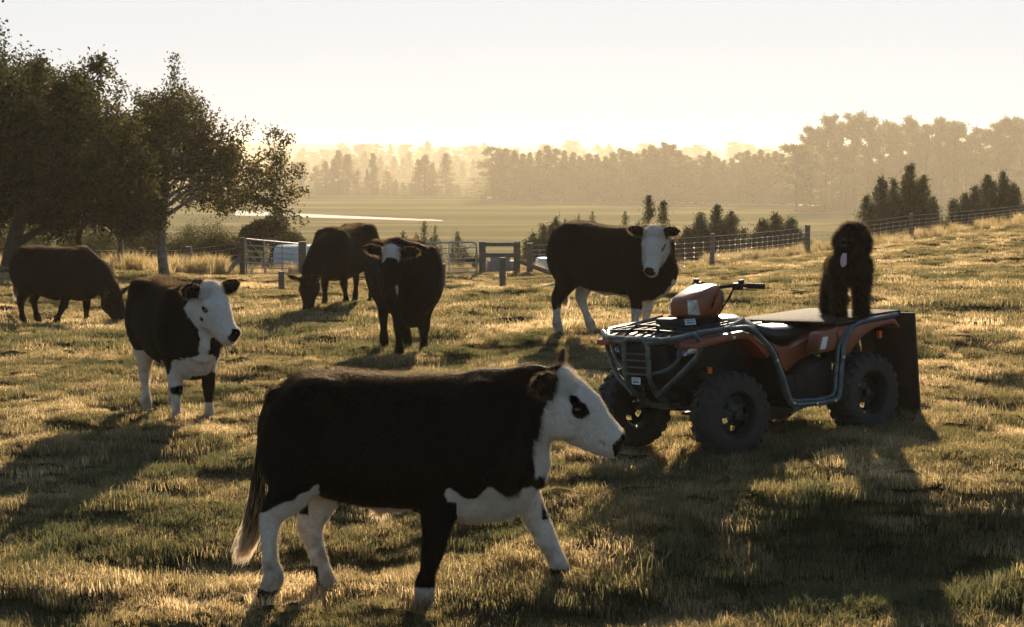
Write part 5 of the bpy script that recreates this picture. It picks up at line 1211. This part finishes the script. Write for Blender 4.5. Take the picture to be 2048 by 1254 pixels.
def grow(seed, base, h, trunk_r, nmain, spread, up, levels=3, dirbias=(0, 0, 0), first=.25, kink=.25, ratio=.62):
    """list of limbs (points, radii) and of twig tips"""
    g = random.Random(seed); limbs = []; tips = []; db = Vector(dirbias)
    def limb(p, d, L, r, lev):
        n = 5 if lev < 2 else 4; P = [p.copy()]; Rr = [r]; q = p.copy(); dd = d.copy()
        for i in range(n):
            dd = (dd + Vector((g.gauss(0, kink), g.gauss(0, kink), g.gauss(0, kink * .6) + up * .12)) * .5 + db * .04).normalized(); q = q + dd * (L / n); P.append(q.copy()); Rr.append(r * (1 - .75 * (i + 1) / n) + .003)
        limbs.append((P, Rr, lev))
        if lev >= levels: tips.extend([(P[j], dd) for j in range(1, len(P))]); return
        m = {0: nmain, 1: 8, 2: 6}.get(lev, 4)
        for k in range(m):
            t = first + (1 - first) * (k + g.random()) / m if lev == 0 else .25 + .75 * (k + g.random()) / m
            j = min(int(t * n), n - 1); f = t * n - j; s = P[j].lerp(P[j + 1], f); ax = (P[j + 1] - P[j]).normalized(); az = g.random() * 6.28 + k * 2.4
            o = ax.orthogonal().normalized(); o2 = ax.cross(o); side = o * math.cos(az) + o2 * math.sin(az); sp = spread * (1.15 - .5 * t if lev == 0 else 1)
            nd = (ax * math.cos(sp) + side * math.sin(sp)).normalized(); limb(s, nd, L * (ratio + .15 * g.random()) * (1.0 if lev else (1.1 - .55 * t)), max(.004, (r * (1 - .7 * t)) * .62), lev + 1)
        tips.append((P[-1], dd))
    limb(Vector(base), Vector((g.gauss(0, .04), g.gauss(0, .04), 1)).normalized() if not isinstance(dirbias, tuple) or True else None, h, trunk_r, 0)
    return limbs, tips
def limbs_obj(name, limbs, m, parent, lv=3):
    bm = bmesh.new()
    for P, Rr, lev in limbs:
        if lev <= lv: tube_bm(bm, P, Rr, {0: 10, 1: 6, 2: 4}.get(lev, 3))
    return bmobj(name, bm, m, parent)
def broad_tree(px, D, h, seed, label, nleaf, leaf, m, bark, spread=.95, nmain=9, bias=(0, 0, 0), sig=.22, first=.25, up=.5, trunk_r=.15, clip=None, name='broadleaf_tree', ratio=.62, extra=None, gap=.43):
    g0 = G(px, D); root = empty(name, (g0.x, g0.y, g0.z - .05)); limbs, tips = grow(seed, (0, 0, 0), h * .72, trunk_r, nmain, spread, up, 3, bias, first, ratio=ratio)
    if extra: l2, t2 = extra(); limbs += l2; tips += t2
    limbs_obj('trunk', limbs, bark, root); g = np.random.default_rng(seed); T = np.array([t[0] for t in tips])
    # loose sprays standing out of the crown
    kk = n3(T, 3.4, seed) > gap
    if clip is not None: kk &= clip(T)
    T = T[kk]; cen = T.mean(0); far_ = np.argsort(-np.linalg.norm((T - cen) * [1, 1, 1.3], axis=1) + 0.5 * g.random(len(T)))[:90]; sx = []; sl = []
    for q in far_:
        d_ = T[q] - cen; d_ = d_ / np.linalg.norm(d_) + g.normal(size=3) * .25 + [0, 0, .35]; d_ /= np.linalg.norm(d_); L_ = .25 + .5 * g.random(); pts = [T[q] + d_ * L_ * u - np.array([0, 0, .10 * u * u]) for u in (0, .35, .7, 1.0)]
        sx += pts; sl.append(([Vector(p) for p in pts], [.006, .005, .003, .002], 3))
    limbs_obj('sprays', sl, bark, root)
    T = np.concatenate([T, np.array(sx), np.array(sx)])
    i = g.integers(0, len(T), nleaf); P = T[i] + g.normal(size=(nleaf, 3)) * sig * (0.35 + g.random((nleaf, 1)))
    sh = np.clip(.25 * g.random(nleaf) + .75 * g.random(len(T))[i] ** 1.5 + (g.random(nleaf) > .93) * .5, 0, 1)
    me = leaves_mesh('crown', P, leaf, seed + 1, 1.7, sh); link('crown', me, m, root); tag(root, label, 'tree'); return root
broad_tree(327, 46, 4.75, 31, 'small tree with pale patchy trunk and golden leaves behind the left calf', 46000, .088, M_LEAF, M_PALE, spread=1.0, nmain=12, bias=(.48, 0, .15), sig=.115, first=.38, up=.55, trunk_r=.16, clip=lambda T: T[:, 2] > 1.7)
broad_tree(15, 41, 4.75, 8, 'big dark leafy tree with forking trunk at the left edge', 95000, .095, M_DLEAF, M_BARK, spread=.85, nmain=10, sig=.16, first=.15, up=.5, trunk_r=.22, clip=lambda T: (T[:, 2] > np.where(T[:, 0] > 1.6, 1.7, 0.95)) & (T[:, 0] < 3.0))
broad_tree(165, 44, 4.2, 12, 'dark leafy tree between the left edge tree and the pale trunked tree', 78000, .09, M_DLEAF, M_BARK, spread=.9, nmain=10, sig=.15, first=.30, up=.5, trunk_r=.10, clip=lambda T: (T[:, 2] > 1.6) & (T[:, 0] < 1.5))
broad_tree(-150, 43, 5.4, 77, 'dark leafy tree cut off by the left edge of the view', 60000, .09, M_DLEAF, M_BARK, spread=.85, nmain=10, sig=.16, first=.2, up=.5, trunk_r=.16)
def thicket(px, D, h, w_, seed, label, n=9000, m=M_DLEAF, name='shrub', leaf=.05):
    g0 = G(px, D); root = empty(name, (g0.x, g0.y, g0.z - .05)); g = random.Random(seed); limbs = []; tips = []
    for i in range(26):
        x, y = g.uniform(-w_, w_), g.uniform(-.5, .5); L = h * (.5 + .5 * g.random()) * (1 - .45 * (x / w_) ** 2); P = [Vector((x * .85, y, 0))]
        for j in range(5): P.append(P[-1] + Vector((g.gauss(0, .06) + x * .03, g.gauss(0, .05), L / 5)))
        limbs.append((P, [.016, .014, .012, .010, .007, .004], 1)); tips += [(p, Vector((0, 0, 1))) for p in P[1:]]
        for j in range(4):
            s = P[g.randint(1, 4)]; q = [s, s + Vector((g.gauss(0, .15), g.gauss(0, .15), .15)), s + Vector((g.gauss(0, .28), g.gauss(0, .25), .3))]; limbs.append((q, [.008, .006, .003], 2)); tips += [(q[1], 0), (q[2], 0)]
    limbs_obj('stems', limbs, M_BARK, root, 3); r = np.random.default_rng(seed); T = np.array([t[0] for t in tips]); i = r.integers(0, len(T), n); P = T[i] + r.normal(size=(n, 3)) * .11
    P = P[P[:, 2] > .05]; link('foliage', leaves_mesh('foliage', P, leaf, seed, 2.0), m, root); tag(root, label, 'shrub', 'thin shrubs of the thicket behind the left fence' if label is THK else None)
THK = 'thin dark twiggy shrub in the thicket behind the left fence'
for i, (px, D, h, w_) in enumerate([(-60, 57, 2.0, 1.3), (40, 60, 2.1, 1.3), (120, 56, 1.9, 1.2), (190, 60, 2.1, 1.2), (265, 57, 1.8, 1.2), (340, 61, 2.0, 1.2), (400, 58, 1.7, 1.0), (470, 62, 1.7, 1.0)]):
    thicket(px, D, h * 1.18, w_, 50 + i, THK, 19000)
def bush(px, D, h, w_, seed, label, n, m=M_DLEAF, leaf=.07, lob=14, name='bush'):
    g0 = G(px, D); root = empty(name, (g0.x, g0.y, g0.z - .1)); r = np.random.default_rng(seed); C = []
    for k in range(lob):
        u = r.uniform(-1, 1); z = h * (1 - .55 * abs(u) ** 1.6) * r.uniform(.25, .86); C.append((u * w_ * .86, r.uniform(-.5, .5) * w_ * .6, z, r.uniform(.22, .38) * min(h, w_)))
    C = np.array(C); i = r.integers(0, lob, n); d = r.normal(size=(n, 3)); d /= np.linalg.norm(d, axis=1)[:, None]; P = C[i, :3] + d * (C[i, 3] * r.random(n) ** .4)[:, None] * (1 + .25 * (n3(d * 2, 2, seed) - .5))[:, None]
    P = P[P[:, 2] > 0]; limbs = []
    for k in range(lob): limbs.append(([Vector((0, 0, 0)), Vector((C[k, 0] * .5, C[k, 1] * .5, C[k, 2] * .5)), Vector(C[k, :3])], [.03, .02, .006], 1))
    limbs_obj('stems', limbs, M_BARK, root, 3); link('foliage', leaves_mesh('foliage', P, leaf, seed, 1.8), m, root); tag(root, label, 'bush')
bush(530, 58, 2.35, 1.5, 3, 'dense dark rounded bush behind the small gate', 42000)
bush(448, 60, 1.9, 1.0, 4, 'dark bush left of the dense rounded one behind the fence', 16000)
# young conifers beyond the fence: clustered spires
def spires(px, D, S_, seed, label, n, group=None, name='young_conifer', m=M_CON, leaf=.10):
    """S_: (offset px, top y, half width px): upright boughs packed round several leaders, broad at the foot"""
    k = F_PX / D; g0 = G(px, D); root = empty(name, (g0.x, g0.y, g0.z - .1)); r = np.random.default_rng(seed); PP = []; limbs = []
    if len(S_) > 4:                                                 # more, lower leaders fill the clump
        x0_, x1_ = min(s_[0] - s_[2] * .5 for s_ in S_), max(s_[0] + s_[2] * .5 for s_ in S_); S_ = list(S_)
        for q in range(9):
            dx = x0_ + (x1_ - x0_) * (q + r.random()) / 9; near_ = min(S_[:5], key=lambda s_: abs(s_[0] - dx)); S_.append((dx, near_[1] + 12 + 34 * r.random(), 15 + 9 * r.random()))
    hs_ = [zt(yt, D) - g0.z + .1 for _, yt, _ in S_]; tot = sum(s_[2] * h for s_, h in zip(S_, hs_))
    for (dx, yt, hw), H in zip(S_, hs_):
        x = dx / k; w_ = hw / k * 1.8; c = int(n * hw * H / tot); y0 = r.uniform(-.45, .45) * w_; nb = int(34 * H)
        zb = r.random(nb) ** 1.25 * H * .93; az = r.random(nb) * 6.28; t = zb / H; rad = w_ * (1 - t) ** 1.05 * (.35 + .75 * r.random(nb)); Lb = (.28 + .35 * r.random(nb)) * (.5 + .7 * (1 - t)) * min(1, H / 3)
        i = r.integers(0, nb, c); f = r.random(c) ** .8                      # f runs along each upswept bough
        out = rad[i] * (.55 + .45 * f); sp = (.15 * (1 - .7 * f))[:, None]
        PP.append(np.stack([x + np.cos(az[i]) * out, y0 + np.sin(az[i]) * out, zb[i] + Lb[i] * f], 1) + r.normal(size=(c, 3)) * sp)
        q = r.random(c // 16); PP.append(np.stack([x + r.normal(size=len(q)) * .05 * (1.2 - q), y0 + 0 * q, H * (.78 + .22 * q)], 1))
        limbs.append(([Vector((x * .6, y0 * .6, 0)), Vector((x, y0, H * .5)), Vector((x, y0, H * .97))], [.05, .03, .005], 0))
        for j in range(0, nb, 3): limbs.append(([Vector((x, y0, max(zb[j] - .1, 0))), Vector((x + math.cos(az[j]) * rad[j], y0 + math.sin(az[j]) * rad[j], zb[j] + Lb[j]))], [.012, .003], 2))
    P = np.concatenate(PP); P = P[P[:, 2] > 0]; up_ = np.tile([0, 0, .8], (len(P), 1)); limbs_obj('stems', limbs, M_BARK, root, 3)
    link('foliage', leaves_mesh('foliage', P, leaf, seed, 2.6, dirs=up_, dj=.6), m, root); tag(root, label, 'tree', group)
spires(1090, 68, [(-22, 470, 22), (-2, 452, 24), (22, 438, 22), (40, 446, 20), (-38, 485, 18), (0, 478, 40)], 1, 'clump of young conifers right of the wooden strainer frame', 26000)
spires(1305, 76, [(-8, 392, 20), (22, 404, 18), (-28, 450, 18), (42, 455, 16)], 2, 'tall spindly young conifer rising behind the white faced calf', 13000)
spires(1432, 70, [(-30, 432, 26), (0, 414, 26), (32, 426, 26), (54, 462, 22), (-56, 458, 24), (-20, 446, 50), (30, 446, 50)], 3, 'clump of young conifers behind the second fence post from the calf', 38000)
spires(1558, 68, [(-30, 446, 22), (-4, 434, 26), (26, 442, 24), (44, 466, 22), (-48, 468, 20), (-15, 456, 44), (20, 456, 44)], 4, 'clump of young conifers left of the post nearest the dog', 32000)
spires(1792, 78, [(-55, 395, 26), (-32, 358, 26), (-8, 364, 24), (20, 332, 34), (48, 352, 30), (68, 400, 22), (-10, 392, 50), (30, 385, 50)], 5, 'large dark clump of young conifers right of the dog', 70000)
spires(1968, 80, [(-60, 402, 22), (-40, 388, 20), (-18, 376, 24), (8, 352, 26), (34, 348, 26), (56, 372, 24), (-35, 405, 50), (25, 395, 55)], 6, 'dark clump of young conifers at the right edge', 60000)
spires(2150, 82, [(-30, 380, 26), (10, 350, 30), (40, 375, 26)], 7, 'dark young conifers just beyond the right edge', 12000)
for i, (px, yt, D, hw, lb) in enumerate([(1185, 422, 92, 11, 'tiny conifer tip showing above the back of the calf with turned head'), (1158, 428, 96, 8, 'faint conifer tip above the rump of the calf with turned head'), (1250, 424, 88, 16, 'small airy conifer left of the white face of the calf'),
        (848, 445, 84, 22, 'spindly young conifer above the long gate'), (870, 452, 86, 15, 'thin conifer just right of the spindly one above the long gate'), (916, 465, 80, 18, 'small young conifer behind the rounded end of the long gate'), (806, 465, 88, 12, 'thin sapling left of the spindly conifer above the long gate')]):
    spires(px, D, [(0, yt, hw), (-hw * .6, yt + 25, hw * .7), (hw * .7, yt + 30, hw * .6)], 20 + i, lb, 4200, name='sapling')
bush(935, 57, .75, .8, 14, 'low scrubby bush behind the long gate', 7000, M_DLEAF, .06)
bush(745, 62, .6, 1.3, 15, 'low scrub behind the gates', 8000, M_DLEAF, .06)
# far trees: a few kinds, each copied as single trees
def far_proto(kind, seed):
    r = np.random.default_rng(seed); P = []; limbs = []; H = 1.0
    if kind == 'pine':                                              # tall pine, irregular plates of foliage on bare poles
        limbs.append(([Vector((0, 0, 0)), Vector((r.normal() * .015, 0, .5)), Vector((r.normal() * .03, 0, .97))], [.018, .013, .004], 0)); nb = 34
        for j in range(nb):
            z = .22 + .76 * (j / nb) ** .8; L = (.24 * (1 - (z - .2) * .9) + .05) * r.uniform(.5, 1.3); az = r.random() * 6.28; e = np.array([math.cos(az) * L, math.sin(az) * L, z + L * .35]); limbs.append(([Vector((0, 0, z - .02)), Vector(e)], [.005, .002], 1))
            for q in range(3):
                c = np.array([0, 0, z]) + (e - [0, 0, z]) * (.45 + .3 * q); P.append(c + r.normal(size=(95, 3)) * [.034, .034, .016])
    else:                                                           # dense conifer: layered drooping branches
        w_ = {'cypress': .26, 'fir': .22, 'spindle': .13, 'round': .34}[kind]; limbs.append(([Vector((0, 0, 0)), Vector((0, 0, .9))], [.011, .002], 0)); nb = 96
        for j in range(nb):
            t = (j / nb); z = .03 + .96 * t; pr = (1 - t) ** (.75 if kind != 'round' else .45) * min(1, .5 + 4 * t); L = w_ * pr * r.uniform(.6, 1.25) + .008; az = r.random() * 6.28
            f = r.random((70, 1)) ** .6; e = np.array([math.cos(az) * L, math.sin(az) * L, -.10 * L]); P.append(np.array([0, 0, z]) + e * f + r.normal(size=(70, 3)) * [.014, .014, .012])
    P = np.concatenate(P); return limbs, P
def far_tree_root(kind, seed):
    limbs, P = far_proto(kind, seed); root = empty('pine_tree' if kind == 'pine' else 'conifer'); limbs_obj('trunk', limbs, M_BARK, root, 2)
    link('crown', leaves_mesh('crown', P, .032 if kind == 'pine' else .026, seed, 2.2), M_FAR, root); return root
def copy_tree(o):
    c = o.copy(); COL.objects.link(c)
    for ch in o.children: d = ch.copy(); COL.objects.link(d); d.parent = c
    return c
PRO = {k: [far_tree_root(k, s) for s in ss] for k, ss in dict(pine=(1, 2, 3, 4), cypress=(5, 6, 7), fir=(8, 9, 10), spindle=(11, 12), round=(13, 14)).items()}
USED = set()
def put(kind, px, ytop, D, label, group, wide=1.0, seed=0):
    r = random.Random(int(px * 7 + D + seed)); p = r.choice(PRO[kind])
    if p.name in USED: o = copy_tree(p)
    else: o = p; USED.add(p.name)
    D = D * 2; x = (px - CX) / F_PX * D; g = PLAIN_Z; h = zt(ytop, D) - g; o.location = (x, D, g - .1); o.scale = (h * wide, h * wide, h); o.rotation_euler = (0, 0, r.random() * 6.28); tag(o, label, 'tree', group)
rr = random.Random(4)
GP = 'tall pines of the wood at the right'; px = 1592
tops = {1592: 292, 1620: 262, 1650: 243, 1680: 240, 1705: 236, 1735: 246, 1762: 240, 1790: 246, 1820: 238, 1850: 244, 1880: 237, 1905: 248, 1930: 262, 1960: 252, 1990: 240, 2015: 236, 2040: 244, 2070: 250, 2100: 240}
put('pine', 1592, 290, 322, 'leaning flat topped pine at the left end of the tall wood', None, 1.35)
for x, y in list(tops.items())[1::1]: put('pine', x, y + rr.uniform(-10, 9), 355 + rr.uniform(-4, 10), 'tall hazy pine in the wood at the right', GP, rr.uniform(.60, .80))
for i in range(22): put('pine', 1615 + i * 24 + rr.uniform(-6, 6), rr.uniform(285, 335), 375 + rr.uniform(0, 25), 'tall hazy pine in the wood at the right', GP, rr.uniform(.75, 1.0))
for i in range(24): put('round', 1600 + i * 21 + rr.uniform(-8, 8), rr.uniform(335, 372), 320 + rr.uniform(-3, 6), 'low rounded undergrowth tree at the foot of the pine wood', 'undergrowth trees of the pine wood', 1.3)
GM = 'conifers of the long row across the plain'
mid = [(985, 292), (998, 300), (1012, 296), (1030, 300), (1046, 306), (1060, 304), (1078, 300), (1095, 290), (1112, 296), (1128, 300), (1145, 304), (1160, 312), (1176, 306), (1192, 308), (1210, 312), (1226, 304), (1242, 296), (1258, 302), (1272, 306), (1288, 298), (1302, 290), (1316, 300), (1330, 284), (1345, 288), (1358, 300), (1372, 310), (1388, 322), (1402, 310), (1415, 302), (1430, 312), (1446, 320), (1462, 316), (1478, 304), (1492, 300), (1506, 308), (1520, 298), (1534, 306), (1548, 302), (1562, 306), (1574, 312)]
for i, (x, y) in enumerate(mid):
    put('round' if i in (0, 2) else rr.choice(['cypress', 'fir', 'cypress', 'fir', 'round']), x, y, 392 - (x - 980) / 600 * 28, 'hazy conifer in the long row across the plain', GM, rr.uniform(1.1, 1.55))
for i in range(34): put(rr.choice(['cypress', 'round']), 985 + i * 18 + rr.uniform(-5, 5), rr.uniform(315, 335), 402 + rr.uniform(0, 10) - i, 'hazy conifer in the long row across the plain', GM, rr.uniform(1.3, 1.7))
GL = 'trees of the loose row left of the opening in the plain'
for x, y, k, lb, w_ in [(548, 318, 'cypress', 0, 1.4), (566, 303, 'fir', 0, 1.3), (600, 326, 'pine', 'thin ragged pine standing apart in the left row', 1.0), (632, 334, 'round', 0, 1.2), (652, 322, 'cypress', 0, 1.3), (668, 318, 'fir', 0, 1.2), (678, 300, 'fir', 0, 1.3), (697, 308, 'fir', 0, 1.6), (716, 338, 'round', 0, 1.0),
        (735, 338, 'fir', 0, 1.1), (747, 306, 'spindle', 'slender tall conifer in the middle of the left row', 1.5), (775, 342, 'round', 'small rounded tree right of the slender conifer', 1.3), (792, 358, 'fir', 0, 1.2), (838, 318, 'cypress', 0, 1.3), (850, 309, 'fir', 'broad conifer left of the last dark cone of the row', 1.7), (866, 326, 'fir', 0, 1.2), (893, 306, 'cypress', 'tall dense cone at the right end of the left row', 1.25)]:
    put(k, x, y, 434, lb or 'hazy conifer in the loose row on the left of the plain', None if lb else GL, w_)
for i in range(21): put('round', 545 + i * 18.5 + rr.uniform(-5, 5), rr.uniform(362, 374), 430 + rr.uniform(-3, 6), 'low scrub tree at the foot of the left row', 'scrub trees at the foot of the left row', rr.uniform(1.3, 1.9))
GF = 'faint trees in the far haze'; LF = 'faint pale tree far off in the haze'
for i in range(46):
    x = 545 + i * 10.5 + rr.uniform(-6, 6); put(rr.choice(['round', 'cypress', 'fir']), x, rr.choice([306, 312, 318, 324, 332]) + rr.uniform(-5, 5), 660 + rr.uniform(-20, 60), LF, GF, rr.uniform(1.2, 1.8))
for i in range(60):
    x = 560 + i * 17.5 + rr.uniform(-8, 8); put(rr.choice(['round', 'cypress', 'pine']), x, rr.choice([284, 290, 296, 300]) + rr.uniform(-4, 6), 900 + rr.uniform(-40, 120), LF, GF, rr.uniform(1.2, 1.8))
for k in PRO:
    for p in PRO[k]:
        if p.name not in USED:
            for c in list(p.children): bpy.data.objects.remove(c)
            bpy.data.objects.remove(p)
# ---------------------------------------------------------------- haze
def build_haze():
    x, y0, y1, z0, z1 = 6200, -45, 6600, PLAIN_Z - 1.0, 20.0
    V = [(a, b, c) for c in (z0, z1) for b in (y0, y1) for a in (-x, x)]
    Fc = [(0, 2, 3, 1), (4, 5, 7, 6), (0, 1, 5, 4), (2, 6, 7, 3), (0, 4, 6, 2), (1, 3, 7, 5)]
    me = bpy.data.meshes.new('haze'); me.from_pydata(V, [], Fc)
    m = bpy.data.materials.new('haze'); m.use_nodes = True; n = m.node_tree; n.nodes.clear()
    out = n.nodes.new('ShaderNodeOutputMaterial'); pv = n.nodes.new('ShaderNodeVolumePrincipled')
    pv.inputs['Color'].default_value = (0.97, 0.86, 0.67, 1); pv.inputs['Density'].default_value = HAZE
    pv.inputs['Anisotropy'].default_value = HAZE_G
    n.links.new(pv.outputs[0], out.inputs['Volume'])
    o = link('haze', me, m); tag(o, 'warm evening haze', kind='stuff')
HAZE = 0.00026; HAZE_G = 0.43
build_haze()
